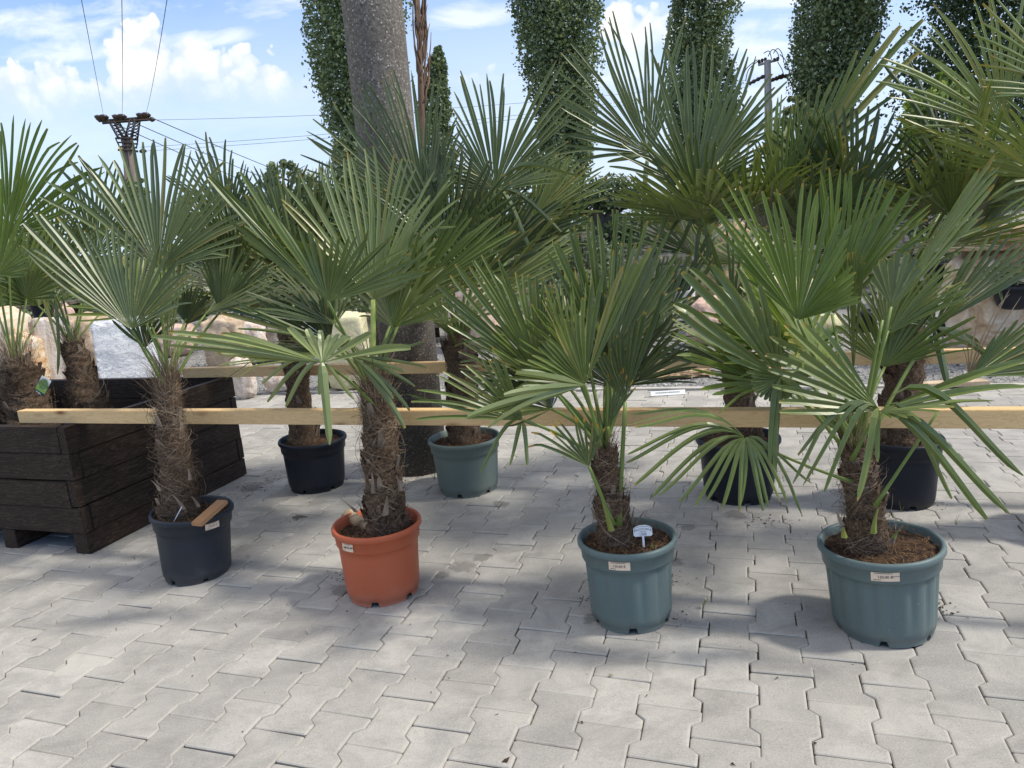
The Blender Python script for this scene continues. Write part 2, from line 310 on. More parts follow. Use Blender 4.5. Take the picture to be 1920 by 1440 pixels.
def paver_mat():
    m, nt = new_node_mat('concrete_pavers'); q = NT(nt)
    at_ = q.n('ShaderNodeAttribute', attribute_name='pv'); sp = q.n('ShaderNodeSeparateColor', i={0: at_.outputs['Color']}); r_, e_, k_ = sp.outputs
    tco = q.n('ShaderNodeTexCoord').outputs['Object']
    big = q.noise(tco, 1.3, 4, .6); med = q.noise(tco, 6, 6, .65, .6); fine = q.noise(tco, 240, 4, .95); pit = q.noise(tco, 210, 3, .7)
    base = q.mix(r_, (.318, .306, .282, 1), (.455, .438, .400, 1))
    base = q.mix(q.ramp(med, [(.42, (0, 0, 0)), (.75, (.8, .8, .8))]), base, (.215, .212, .205, 1))
    base = q.mix(q.math('MULTIPLY', q.ramp(big, [(.4, (0, 0, 0)), (.65, (1, 1, 1))]), .35), base, (.25, .245, .24, 1))
    base = q.mix(q.ramp(fine, [(.55, (0, 0, 0)), (.66, (.7, .7, .7))]), base, (.13, .12, .11, 1))
    base = q.mix(q.ramp(fine, [(.34, (.6, .6, .6)), (.44, (0, 0, 0))]), base, (.58, .56, .52, 1))
    base = q.mix(q.math('MULTIPLY', e_, .45), base, (.44, .42, .37, 1))             # light sandy worn margins
    base = q.mix(q.ramp(q.noise(q.mapping(tco, (1, 2.2, 1), rot=(0, 0, .6)), 3.2, 7, .7, .5), [(.50, (0, 0, 0)), (.66, (.42, .42, .42))]), base, (.17, .165, .155, 1))
    # small dark dirt marks, soil spills and a few damp patches
    d_ = q.noise(tco, 9, 8, .75, .3)
    base = q.mix(q.ramp(d_, [(.66, (0, 0, 0)), (.72, (.55, .55, .55))]), base, (.10, .09, .08, 1))
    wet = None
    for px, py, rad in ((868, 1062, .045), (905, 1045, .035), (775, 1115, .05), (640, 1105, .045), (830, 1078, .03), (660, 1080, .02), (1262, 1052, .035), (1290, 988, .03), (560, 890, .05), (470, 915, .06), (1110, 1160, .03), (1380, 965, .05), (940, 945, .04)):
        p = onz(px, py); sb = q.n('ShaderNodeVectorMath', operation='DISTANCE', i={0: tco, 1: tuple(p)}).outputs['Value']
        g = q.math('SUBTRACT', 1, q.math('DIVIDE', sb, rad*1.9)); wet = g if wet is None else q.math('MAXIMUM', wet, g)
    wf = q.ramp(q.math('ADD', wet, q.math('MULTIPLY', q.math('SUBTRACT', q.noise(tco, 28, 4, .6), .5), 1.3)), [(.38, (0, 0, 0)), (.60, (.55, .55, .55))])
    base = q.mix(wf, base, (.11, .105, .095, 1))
    b_ = q.math('ADD', q.math('MULTIPLY', fine, .4), q.math('MULTIPLY', pit, .6))
    q.out(q.bsdf(base, .92, b_, .4, .003, .25)); return m
MAT['paver'] = paver_mat()
MAT['joint'] = simple('joint_sand', [(.035, .031, .026), (.11, .10, .085)], 60, .95, bstr=1, bdist=.003)
def gravel_mat():
    m, nt = new_node_mat('gravel'); q = NT(nt); tco = q.n('ShaderNodeTexCoord').outputs['Object']
    vo = q.n('ShaderNodeTexVoronoi', i={0: tco, 2: 48.0}); vo2 = q.n('ShaderNodeTexVoronoi', i={0: tco, 2: 48.0}); vo2.feature = 'DISTANCE_TO_EDGE'
    sp = q.n('ShaderNodeSeparateColor', i={0: vo.outputs['Color']})
    col = q.ramp(sp.outputs[0], [(0, (.11, .115, .12)), (.5, (.24, .24, .24)), (.85, (.38, .38, .37)), (1, (.55, .54, .51))])
    col = q.mix(q.ramp(vo2.outputs['Distance'], [(0, (1, 1, 1)), (.08, (0, 0, 0))]), col, (.05, .05, .05, 1))
    col = q.mix(q.math('MULTIPLY', q.noise(tco, .5, 3), .5), col, (.30, .29, .26, 1))
    q.out(q.bsdf(col, .9, vo2.outputs['Distance'], 1, .02, .3)); return m
MAT['gravel'] = gravel_mat()
MAT['far_ground'] = simple('yard_ground', [(.10, .12, .05), (.20, .19, .13), (.28, .26, .21)], 1.2, .95, bstr=.5, bdist=.05)

# ------------------------------------------------------------------ ground sheets and paving
def sheet(name, corners, z, mat, label, sub=1):
    b = MB(); b.add([Vector((c[0], c[1], z)) for c in corners], [(0, 1, 2, 3)])
    o = b.build(name, mat); tag(o, label, kind='structure'); return o
sheet('ground', [(-900, -60), (900, -60), (900, 1500), (-900, 1500)], -.030, MAT['far_ground'], 'yard ground and fields reaching to the horizon behind the gravel')
sheet('joint_bed', [tuple(row(-9, -2.5)[:2]), tuple(row(9, -2.5)[:2]), tuple(row(9, 5.47)[:2]), tuple(row(-9, 5.47)[:2])], -.014, MAT['joint'], 'dark sand bed in the joints of the paving')
# lattice fitted to the photograph
PX0, PY0, PW, PL = .0115, 1.552, .1411, .2
def paving():
    b = MB(); st = .012; tr = .011; g = .0010; rnd = random.Random(3)
    ca, sa = math.cos(ROWANG), math.sin(ROWANG)
    def outline(inset):
        # paver centred on its length; wide ends, narrow waist, as seen from above
        hw0 = PW/2+st-inset; hw1 = PW/2-st-inset; hl = PL/2-inset; t0 = PL/4
        pts = [(-hw0+.004, -hl), (hw0-.004, -hl), (hw0, -hl+.004), (hw0, -t0-tr+.002), (hw1, -t0+tr), (hw1, t0-tr), (hw0, t0+tr-.002), (hw0, hl-.004), (hw0-.004, hl), (-hw0+.004, hl),
               (-hw0, hl-.004), (-hw0, t0+tr-.002), (-hw1, t0-tr), (-hw1, -t0+tr), (-hw0, -t0-tr+.002), (-hw0, -hl+.004)]
        return pts
    o0, o1, o2 = outline(g), outline(g+.0028), outline(g+.007)
    n = len(o0)
    for k in range(-42, 46):
        for j in range(-14, 34):
            cx0 = k*PW; cy0 = (j+.5+(.5 if k % 2 else 0))*PL
            X_ = PX0+cx0*ca-cy0*sa; Y_ = PY0+cx0*sa+cy0*ca
            if Y_ < -.3 or abs(X_) > .95*max(Y_, 1)+1.2: continue
            u_, v_ = to_row(Vector((X_, Y_, 0)))
            if v_ > 5.38: continue
            dz = rnd.gauss(0, .0013); tx = rnd.gauss(0, .008); ty = rnd.gauss(0, .006); a = rnd.gauss(0, .006); jx = rnd.gauss(0, .0009); jy = rnd.gauss(0, .0009)
            r = min(1, max(0, rnd.gauss(.5, .28))); vs = []; cs = []
            for ol, z, e in ((o0, -.013, 0), (o0, -.004, .6), (o1, -.001, 1), (o2, 0, 0)):
                for (x, y) in ol:
                    xx = x*math.cos(a)-y*math.sin(a)+jx+cx0; yy = x*math.sin(a)+y*math.cos(a)+jy+cy0
                    vs.append((PX0+xx*ca-yy*sa, PY0+xx*sa+yy*ca, z+(dz+x*tx+y*ty if z > -.012 else 0))); cs.append((r, e, 0, 1))
            fs = [(l*n+i, l*n+(i+1) % n, (l+1)*n+(i+1) % n, (l+1)*n+i) for l in range(3) for i in range(n)]
            fs.append(tuple(range(3*n, 4*n)))
            b.add(vs, fs, False, cs)
    o = b.build('paving', MAT['paver'], attr='pv'); tag(o, 'grey interlocking concrete pavers with zigzag joints', kind='structure')
paving()
# kerb strip along the gravel and the gravel bed itself (gently uneven)
kb = MB(); kb.box(-8, 8, 5.40, 5.47, -.01, .012, Matrix.Rotation(ROWANG, 4, 'Z'), .004); tag(kb.build('kerb', simple('kerb_stone', [(.34, .33, .30), (.46, .44, .40)], 9, .9)), 'pale concrete kerb strip between paving and gravel', kind='structure')
def gravel():
    b = MB(); nx, ny = 130, 70; vs = []
    for j in range(ny+1):
        for i in range(nx+1):
            uu = -14+28*i/nx; vv = 5.475+ (j/ny)**1.6*13; p = row(uu, vv)
            vs.append((p.x, p.y, .004+.02*noise.noise(p*1.7)+.012*noise.noise(p*5)*(1 if j else 0)))
    b.add(vs, [(j*(nx+1)+i, j*(nx+1)+i+1, (j+1)*(nx+1)+i+1, (j+1)*(nx+1)+i) for j in range(ny) for i in range(nx)], True)
    tag(b.build('gravel_bed', MAT['gravel']), 'grey crushed stone gravel behind the paving', kind='structure')
    # loose stones on top
    b = MB(); rnd = random.Random(5)
    for i in range(5200):
        uu = rnd.uniform(-7.5, 6.5); vv = 5.5+rnd.random()**1.5*3.5; p = row(uu, vv); s = rnd.uniform(.006, .017); z = .01+.02*noise.noise(p*1.7)
        M = Matrix.Rotation(rnd.uniform(0, 6.3), 3, Vector((rnd.gauss(0, 1), rnd.gauss(0, 1), rnd.gauss(0, 1))).normalized())
        vs = [M @ Vector(q)*s*rnd.uniform(.7, 1.2) + Vector((p.x, p.y, z)) for q in ((1, 0, 0), (-1, 0, 0), (0, 1.2, 0), (0, -1.2, 0), (0, 0, .8), (0, 0, -.8))]
        b.add(vs, [(0, 2, 4), (2, 1, 4), (1, 3, 4), (3, 0, 4), (2, 0, 5), (1, 2, 5), (3, 1, 5), (0, 3, 5)])
    tag(b.build('loose_stones', simple('loose_stone', [(.12, .12, .12), (.30, .30, .29), (.50, .49, .46)], 14, .9, detail=1)), 'loose crushed grey stones on the gravel bed', kind='stuff')
gravel()

# ------------------------------------------------------------------ palms
def tip_vec(hub, k, hubY):
    x, y, dy = k[:3]; return at(x, y, hubY+dy)-hub
def add_segment(b, hub, T, c, gapw, fuse, arc, rnd, g, wmax=.013, wide=1.0, n0=Vector((0, 0, 1)), zz=0.0, frm=.015):
    bl = rnd.random() < .6; L = T.length; rows = (frm, .10, .20, .32, .44, .54, .64, .74, .83, .91, .965, 1.0)
    up = Vector((0, 0, 1)); d = T.normalized(); c = (c - d*c.dot(d)).normalized(); nrm = d.cross(c)
    hwf = min(.5*gapw*fuse, wmax)*wide
    tw = rnd.gauss(0, .28); kx = rnd.gauss(0, .03)*L; wide *= 1.22*rnd.uniform(.85, 1.12); kink = rnd.uniform(.15, .5) if rnd.random() < .11 else 0.0; kd = rnd.uniform(.6, .85)
    vs = []; cs = []
    for i, s in enumerate(rows):
        if s < fuse: hw = max(.0012, hwf*s/fuse)
        else:
            q = (s-fuse)/(1-fuse); hw = hwf*(1.06*(1-q)+.74*q) if q < .86 else hwf*(.78-(q-.86)/.14*(.34 if bl else .62))
        fold = .62 if s < fuse else .62-.25*(s-fuse)
        p = hub + T*s + up*(arc*L*4*s*(1-s)*(.5*(s+.5) if arc < .09 else 1.5*(1.25-s))) + c*kx*max(0, s-fuse)**2*4 - up*(kink*L*max(0, s-kd)) - d*(kink*.5*L*max(0, s-kd))
        ang = tw*max(0, s-fuse)/(1-fuse+.01)
        cc = c*math.cos(ang)+nrm*math.sin(ang); n2 = d.cross(cc)
        w_ = hw*.95; h = hw*fold
        vs += [p-cc*w_-n2*h*.5, p+n2*h*.5+n2*zz, p+cc*w_-n2*h*.5]
        cs += [(s, g, 1, 1), (s, g, 0, 1), (s, g, 1, 1)]
    m = len(rows); fs = []
    for i in range(m-1):
        a = i*3; fs += [(a, a+1, a+4, a+3), (a+1, a+2, a+5, a+4)]
    b.add(vs, fs, False, cs)
def fan(b, hub, hubY, keys, N, fuse, arc, rnd, wmax=.013, jit=.04, wmin=.0065):
    V = [tip_vec(hub, k, hubY) for k in keys]; nk = len(V)
    cum = [0.0]
    for i in range(nk-1): cum.append(cum[-1]+max(.02, V[i].angle(V[i+1], .1)))
    tot = cum[-1]; Ts = []
    N = max(3, int(round(N*(.84 if hubY < 2.85 else 1.05)))) if N > 9 else N
    if hubY >= 2.85: wmax *= .88
    for i in range(N):
        t = tot*(i+.5*0)/(N-1) if N > 1 else 0
        j = 0
        while j < nk-2 and t > cum[j+1]: j += 1
        f = (t-cum[j])/max(1e-6, cum[j+1]-cum[j]); f = min(1, max(0, f))
        a, c_ = V[j].normalized(), V[j+1].normalized()
        w_ = V[j].angle(V[j+1], .0)
        dirv = (a*math.sin((1-f)*w_)+c_*math.sin(f*w_))/math.sin(w_) if w_ > .02 else a.lerp(c_, f)
        Ln = V[j].length*(1-f)+V[j+1].length*f
        Ts.append(dirv.normalized()*Ln)
    jt = [1+rnd.uniform(-jit, jit*.6) for _ in Ts]
    for i, T in enumerate(Ts):
        A, B = Ts[max(0, i-1)], Ts[min(N-1, i+1)]
        c = (B.normalized()-A.normalized()) if N > 1 else Vector((1, 0, 0))
        if c.length < 1e-4: c = Vector((1, 0, 0))
        gap = (B-A).length/(2 if 0 < i < N-1 else 1)
        gang = (B.normalized()-A.normalized()).length/(2 if 0 < i < N-1 else 1)*T.length
        dT = (T*jt[i]) + c.normalized()*rnd.gauss(0, .013)*T.length
        add_segment(b, hub, dT, c, max(gang*1.06, 2*min(wmin, wmax*.7)/fuse), fuse*rnd.uniform(.9, 1.1), arc+rnd.gauss(0, .018), rnd, rnd.random(), wmax)
def frond(parent, hub_px, dY, palmY, groups, N, crown, mat='mid', fuse=.45, arc=.03, wmax=.013, wmin=.0065, singles=(), pw=.0055, pet=None, petbend=.05, label=None, seed=None, jit=.05):
    rnd = random.Random(seed if seed is not None else int(hub_px[0]*7+hub_px[1]))
    hubY = palmY+dY; hub = at(hub_px[0], hub_px[1], hubY); b = MB()
    if groups:
        if not isinstance(groups[0], list): groups = [groups]; N = [N] if not isinstance(N, (list, tuple)) else N
        for g, n in zip(groups, N): fan(b, hub, hubY, g, n, fuse, arc, rnd, wmax, jit, wmin)
    for sg in singles:      # (x, y, dY, bend, width)
        T = at(sg[0], sg[1], hubY+sg[2])-hub; side = T.cross(Vector((0, 1, .3)))
        add_segment(b, hub, T, side, .4, .3, sg[3], rnd, rnd.random(), sg[4])
    o = b.build('frond', MAT[mat], parent, attr='leaf')
    if label: o['label'] = label
    # petiole: from the crown to the hub, slightly bowed
    if crown is not None:
        cp = crown if isinstance(crown, Vector) else at(crown[0], crown[1], palmY+(crown[2] if len(crown) > 2 else 0))
        dv = hub-cp; mid = cp+dv*.5+Vector((0, 0, 1))*dv.length*petbend*2
        pts = [cp.lerp(mid, t*1.0).lerp(mid.lerp(hub, t), t) for t in [i/7 for i in range(8)]]
        dv = dv.normalized()
        pb = MB(); pb.tube(pts, [pw*1.7, pw*1.3, pw*1.1, pw, pw, pw*.95, pw*.9, pw*.8], 7, ell=.65); pb.build('petiole', MAT[pet or 'petiole'], o)
    return o

def filler(parent, crown, n, R0, seed, mat=('dark', 'mid'), up=(.1, 1.0), az=(0, 360), N=22, Lr=(.28, .42)):
    """extra fans of a crown, placed all round it in space"""
    rnd = random.Random(seed)
    for i in range(n):
        a = R_(rnd.uniform(*az)); e = rnd.uniform(*up)
        d = Vector((math.cos(a)*math.cos(e), math.sin(a)*math.cos(e), math.sin(e)))
        hub = crown + d*R0*rnd.uniform(.7, 1.15); L = rnd.uniform(*Lr); b = MB()
        side = d.cross(Vector((0, 0, 1))).normalized(); nrm = side.cross(d)
        tilt = rnd.uniform(-.5, .5); fwd = (d*math.cos(tilt)+nrm*math.sin(tilt)).normalized()
        sp = rnd.uniform(1.1, 1.9); Ts = []
        for k in range(N):
            th = sp*(k/(N-1)*2-1)*.8; Ts.append((fwd*math.cos(th)+side*math.sin(th)-nrm*.18*(1-math.cos(th))).normalized()*L*(1-.25*(abs(th)/sp)**2)*rnd.uniform(.94, 1.03))
        for k, T in enumerate(Ts):
            A, B = Ts[max(0, k-1)], Ts[min(N-1, k+1)]; c = B-A
            add_segment(b, hub, T, c, max(c.length/2, .004), .42, rnd.uniform(-.02, .05), rnd, rnd.random(), .013)
        o = b.build('frond', MAT[rnd.choice(mat)], parent, attr='leaf')
        mid = crown.lerp(hub, .5)+Vector((0, 0, .03)); pts = [crown.lerp(mid, t).lerp(mid.lerp(hub, t), t) for t in [j/5 for j in range(6)]]
        pb = MB(); pb.tube(pts, [.009, .007, .006, .0055, .005, .0045], 6, ell=.65); pb.build('petiole', MAT['petiole'], o)

def make_pot(parent, mat, R, H, Rb=None, ribs=0, notch0=0.3, lip=.012, band=.06, seed=0):
    Rb = Rb or R*.78; n = 120; b = MB(); vs = []; rnd = random.Random(seed)
    prof = [(Rb, .0), (Rb*1.0, .006), (Rb+.004, .02), (Rb+.006, .022)]
    Rw = R-lip; zb = H-band
    def wall(z): return Rb+.006+(Rw-.006-Rb-.006)*(z/zb)
    for i in range(1, 9): prof.append((wall(.022+(zb-.028)*i/8), .022+(zb-.028)*i/8))
    prof += [(Rw-.001, zb-.003), (Rw+.001, zb+.001), (Rw+.003, H-.024), (R-.003, H-.021), (R, H-.017), (R, H-.006), (R-.003, H), (R-.010, H+.0005), (R-.014, H-.004), (Rw-.012, H-.05), (Rw-.022, H-.10)]
    nn_ = 6
    for ri, (r, z) in enumerate(prof):
        for k in range(n):
            th = 2*math.pi*k/n; rr = r; zz = z
            ph = ((th-notch0)/(2*math.pi)*nn_) % 1.0; inn = ph < .16
            if ri <= 2 and inn:
                zz = .0205 + (.0006*ri)
            if 4 <= ri <= 11 and ribs:
                q = ((th+.1)/(2*math.pi)*ribs) % 1.0
                t = (prof[ri][1]-.022)/(zb-.028); am = .0095*min(1, .22+t*1.1)
                wv = max(0, math.sin(q*math.pi))**.5; rr += am*(wv-1)
                if ribs > 20: pass
            vs.append((math.cos(th)*rr, math.sin(th)*rr, zz))
    m = len(prof)
    fs = [(i*n+k, i*n+(k+1) % n, (i+1)*n+(k+1) % n, (i+1)*n+k) for i in range(m-1) for k in range(n)]
    b.add(vs, fs, True)
    b.add([(math.cos(2*math.pi*k/n)*Rb*.9, math.sin(2*math.pi*k/n)*Rb*.9, .06) for k in range(n)]+[(0, 0, .06)], [(k, n, (k+1) % n) for k in range(n)])
    po = b.build('pot', MAT[mat], parent)
    po['label'] = {'pot_teal': 'teal plastic pot', 'pot_black': 'scuffed black plastic pot', 'pot_dark': 'black plastic pot', 'pot_orange': 'orange terracotta coloured plastic pot', 'pot_greygreen': 'grey green plastic pot'}[mat]
    return po
def make_soil(parent, R, z, seed=0, dish=.012):
    b = MB(); rnd = random.Random(seed); n, m = 64, 12; vs = [(0, 0, z+dish)]
    for i in range(1, m+1):
        for k in range(n):
            r = R*i/m; th = 2*math.pi*k/n; p = Vector((math.cos(th)*r, math.sin(th)*r, 0))
            vs.append((p.x, p.y, z+dish*(1-(i/m)**2)+.008*noise.noise(p*38+Vector((seed, 0, 0)))+.006*noise.noise(p*90)))
    fs = [(0, 1+k, 1+(k+1) % n) for k in range(n)]+[(1+(i-1)*n+k, 1+i*n+k, 1+i*n+(k+1) % n, 1+(i-1)*n+(k+1) % n) for i in range(1, m) for k in range(n)]
    b.add(vs, fs, True); so_ = b.build('soil', MAT['soil'], parent)
    f = MB()
    for i in range(420):
        r = R*math.sqrt(rnd.random())*.96; th = rnd.uniform(0, 6.28); p = Vector((math.cos(th)*r, math.sin(th)*r, z+dish*.6+.004)); a = rnd.uniform(0, 6.28); L = rnd.uniform(.008, .035)
        d = Vector((math.cos(a), math.sin(a), rnd.uniform(-.2, .5)))*L; ribbon(f, [p, p+d*.5+Vector((0, 0, .003)), p+d+Vector((rnd.gauss(0, .004), rnd.gauss(0, .004), -.002))], rnd.uniform(.0004, .0009), Vector((0, 0, 1)))
    f.build('fibre', MAT['fibre_soil'], so_); return so_
def ribbon(b, pts, w_, nrm):
    vs = []
    for i, p in enumerate(pts):
        t = (pts[min(i+1, len(pts)-1)]-pts[max(0, i-1)]); s = t.cross(nrm)
        s = s.normalized()*w_*(1 if i < len(pts)-1 else .4) if s.length > 1e-9 else Vector((w_, 0, 0))
        vs += [p-s, p+s]
    b.add(vs, [(2*i, 2*i+1, 2*i+3, 2*i+2) for i in range(len(pts)-1)])
def make_trunk(parent, base, pts, radii, seed, hairs=700, dark=False, stubs=7, bristles=90, Minv=None):
    """pts: world points from the soil to the crown"""
    rnd = random.Random(seed); P = [Vector(p) for p in pts]; n = 28; rows = 44; b = MB(); vs = []; fr = []
    def along(t):
        x = t*(len(P)-1); i = min(int(x), len(P)-2); f = x-i; f2 = f*f*(3-2*f)
        return P[i].lerp(P[i+1], f), radii[i]*(1-f2)+radii[i+1]*f2
    for r in range(rows):
        t = r/(rows-1); p, rad = along(t)
        for k in range(n):
            th = 2*math.pi*k/n
            saw = ((t*9+th/(2*math.pi)*2+noise.noise(Vector((math.cos(th), math.sin(th), t*4+seed)))*.5) % 1.0)
            q = Vector((math.cos(th), math.sin(th), 0)); rr = rad*(.86+.17*saw+.10*noise.noise(q*2.2+Vector((0, 0, t*14+seed*3)))+.05*noise.noise(q*7+Vector((0, 0, t*40))))
            vs.append(p+q*rr)
    fs = [(i*n+k, i*n+(k+1) % n, (i+1)*n+(k+1) % n, (i+1)*n+k) for i in range(rows-1) for k in range(n)]+[tuple(range((rows-1)*n, rows*n))]
    b.add(vs, fs, True)
    for i in range(int(7+len(P)*1.5)):        # overlapping fibrous sheaths with ragged upper edges
        t0 = .04+.86*rnd.random(); a0 = rnd.uniform(0, 6.283); span = rnd.uniform(1.5, 3.0); hh = rnd.uniform(.035, .075); vv = []; nx_, nz_ = 22, 5; sl_ = rnd.gauss(0, .25)
        for jz in range(nz_+1):
            for jx in range(nx_+1):
                fx = jx/nx_; fz = jz/nz_; th = a0+(fx-.5)*span; pc, rad = along(t0); edge = math.sin(fx*math.pi)**.5
                zz = hh*fz*(.55+.45*edge)*(1+.5*noise.noise(Vector((fx*14, i*3.3, seed)))*(fz**2))+sl_*(fx-.5)*rad*2
                rr = rad*(1.0+.05*edge+.17*fz**1.6*edge)+.004*noise.noise(Vector((fx*20, fz*6, i)))
                lean = (P[-1]-P[0])/(P[-1]-P[0]).length; vv.append(pc+lean*zz+Vector((math.cos(th)*rr, math.sin(th)*rr, 0)))
        b.add(vv, [(jz*(nx_+1)+jx, jz*(nx_+1)+jx+1, (jz+1)*(nx_+1)+jx+1, (jz+1)*(nx_+1)+jx) for jz in range(nz_) for jx in range(nx_)], True)
    tr = b.build('trunk', MAT['trunk'], parent)
    H_ = MB(); HD = MB()
    for i in range(int(hairs*.75)):
        t = rnd.random()**.9; th = rnd.uniform(0, 2*math.pi); p, rad = along(t); L = rnd.uniform(.03, .11) if rnd.random() < .85 else rnd.uniform(.12, .22); lift = rnd.random()**5*.03
        pt = []; sgn = rnd.choice((-1, 1)); slope = rnd.gauss(0, .75); off = .93+.12*rnd.random()
        for j in range(6):
            q = j/5; a = th+sgn*q*L/rad*.9; z = slope*q*L+rnd.gauss(0, .0025)
            rr = rad*off+.003+lift*math.sin(q*2.4)*(1+.6*q)+abs(rnd.gauss(0, .0015))
            pt.append(p+Vector((math.cos(a)*rr, math.sin(a)*rr, z)))
        nm = Vector((math.cos(th), math.sin(th), 0))
        ribbon(H_ if rnd.random() < .28 and not dark else HD, pt, rnd.uniform(.00028, .0007), nm)
    top, rt = along(1.0)
    for i in range(bristles):      # long bristles round the leaf bases
        th = rnd.uniform(0, 6.28); p, rad = along(rnd.uniform(.62 if bristles > 150 else .8, 1)); L = rnd.uniform(.06, .20 if bristles > 150 else .13); o_ = rnd.uniform(.1, .7)
        q = Vector((math.cos(th), math.sin(th), 0)); pt = [p+q*rad*.95+(q*o_*f*f+Vector((0, 0, 1))*f*(1-.3*f*o_))*L + q.cross(Vector((0, 0, 1)))*rnd.gauss(0, .004)*f for f in (0, .3, .6, .85, 1)]
        ribbon(H_ if rnd.random() < .5 and not dark else HD, pt, rnd.uniform(.0006, .0014), q)
    if H_.v: H_.build('fibre', MAT['fibre'], tr)
    if HD.v: HD.build('fibre', MAT['fibre_dark'], tr)
    for i in range(stubs):         # cut old leaf bases
        t = rnd.uniform(.05, .9); th = rnd.uniform(math.pi*1.05, math.pi*1.95) if i < stubs*.8 else rnd.uniform(0, 6.28); p, rad = along(t); q = Vector((math.cos(th), math.sin(th), 0)); sd = q.cross(Vector((0, 0, 1)))
        L = rnd.uniform(.03, .07); wd = rnd.uniform(.007, .013); a0 = p+q*rad*.92; tipp = a0+q*rnd.uniform(.008, .025)+Vector((0, 0, L))+sd*rnd.gauss(0, .008)
        s = MB(); s.add([a0-sd*wd*1.4, a0+sd*wd*1.4, tipp+sd*wd*.6, tipp-sd*wd*.6, a0-sd*wd-q*.006, a0+sd*wd-q*.006, tipp+sd*wd*.5-q*.006, tipp-sd*wd*.5-q*.006],
                        [(0, 1, 2, 3), (7, 6, 5, 4), (0, 3, 7, 4), (1, 5, 6, 2), (3, 2, 6, 7)])
        s.build('leaf_base', MAT['stub'], tr)
    return tr

def curved_text(txt, size, R, th0, z, parent, mat, tiltz=0.0, name='price_text', squash=1.0):
    cu = bpy.data.curves.new('t', 'FONT'); cu.body = txt; cu.size = size; cu.align_x = 'CENTER'; cu.align_y = 'CENTER'; cu.resolution_u = 3
    to = bpy.data.objects.new('t', cu); C.objects.link(to); bpy.context.view_layer.update()
    dg = bpy.context.evaluated_depsgraph_get(); me = bpy.data.meshes.new_from_object(to.evaluated_get(dg)); bpy.data.objects.remove(to)
    for v_ in me.vertices:
        x, y = v_.co.x*squash, v_.co.y
        if R: a = th0+x/R; v_.co = Vector((math.cos(a)*R, math.sin(a)*R, z+y+x*tiltz))
        else: v_.co = Vector((x, 0, z+y))
    me.materials.clear(); return obj(name, me, mat, parent)
def pot_sticker(parent, R, H, th, w_, h_, txt, strike=None, tilt=0.0, zc=None, band=.06, dtop='PALM PLANT', small='SKU'):
    zc = zc or H-.024-h_/2-.001; Rr = R-.012+.0045; b = MB(); n = 10; vs = []
    for i in range(n+1):
        x = -w_/2+w_*i/n; a = th+x/Rr
        for zz in (-h_/2, h_/2): vs.append((math.cos(a)*Rr, math.sin(a)*Rr, zc+zz+x*tilt))
    b.add(vs, [(2*i, 2*i+2, 2*i+3, 2*i+1) for i in range(n)])
    st = b.build('price_label', MAT['paper'], parent)
    curved_text(txt, h_*.42, Rr+.0009, th, zc-h_*.02, st, MAT['ink'], tilt) if txt else None
    # the tiny print above and below the price: thin broken lines of print
    pr = MB(); rnd = random.Random(int(R*1000))
    for z_, x0, x1 in ((h_*.40, -w_*.38, w_*.26), (-h_*.33, -w_*.42, -w_*.16)):
        x = x0
        while x < x1:
            l = rnd.uniform(.0007, .0022); hh = rnd.uniform(.0006, .0011); v4 = []
            for xx, zz in ((x, -hh), (x+l, -hh), (x+l, hh), (x, hh)):
                a = th+xx/Rr; v4.append((math.cos(a)*(Rr+.0008), math.sin(a)*(Rr+.0008), zc+z_+zz+xx*tilt))
            pr.add(v4, [(0, 1, 2, 3)]); x += l+rnd.uniform(.0003, .0009)
    pr.build('small_print', MAT['ink'], st)
    if strike:
        s = MB(); v4 = []; x0, x1, hh = strike
        for xx, zz in ((x0*w_, -hh), (x1*w_, -hh), (x1*w_, hh), (x0*w_, hh)):
            a = th+xx/Rr; v4.append((math.cos(a)*(Rr+.0011), math.sin(a)*(Rr+.0011), zc+zz+xx*tilt+xx*.06))
        s.add(v4, [(0, 1, 2, 3)]); s.build('pen_stroke', MAT['ink'], st)

def palm(label, rim_px, R, H, potmat, trunk_px, trunk_r, seed, ribs=0, tilt=(0, 0), Rb=None, soil=.03, center=None, hairs=700, stubs=7, bristles=90, dark=False, group=None, notch0=.3, sc=1.0):
    c = center if center is not None else onz(rim_px[0], rim_px[1], H)
    c = Vector((c.x, c.y, center.z if center is not None else 0)); root = empty('potted_palm', c)
    tag(root, label, 'potted palm', group)
    holder = root
    po = make_pot(root, potmat, R, H, Rb, ribs, notch0, seed=seed); po.rotation_euler = (tilt[0], tilt[1], 0)
    so_ = make_soil(root, R-.02, H-soil, seed); so_.rotation_euler = (tilt[0], tilt[1], 0)
    Yp = c.y
    base = Vector((0, 0, H-soil-.01))
    tp = []
    for (x, y, *dd) in trunk_px:
        w_ = at(x, y, Yp+(dd[0] if dd else 0)); tp.append(w_-c)
    tp[0] = tp[0]-Vector((0, 0, .055))
    make_trunk(root, base, tp, trunk_r, seed, hairs, dark, stubs, bristles)
    root['palmY'] = Yp
    return root, c, Yp
class Palm:
    def __init__(s, *a, **k): s.o, s.c, s.Y = palm(*a, **k)
    def fr(s, hub, dY, groups, N, crown, **k):
        # build in world space, then express it in the palm's own frame
        f = frond(s.o, hub, dY, s.Y, groups, N, crown, **k)
        off = -s.c
        for ob in [f]+list(f.children): ob.data.transform(Matrix.Translation(off))
        return f
    def fill(s, crown, n, R0, seed, **k): filler(s.o, at(crown[0], crown[1], s.Y)-s.c, n, R0, seed, **k)

G = 'potted fan palms standing in two rows'
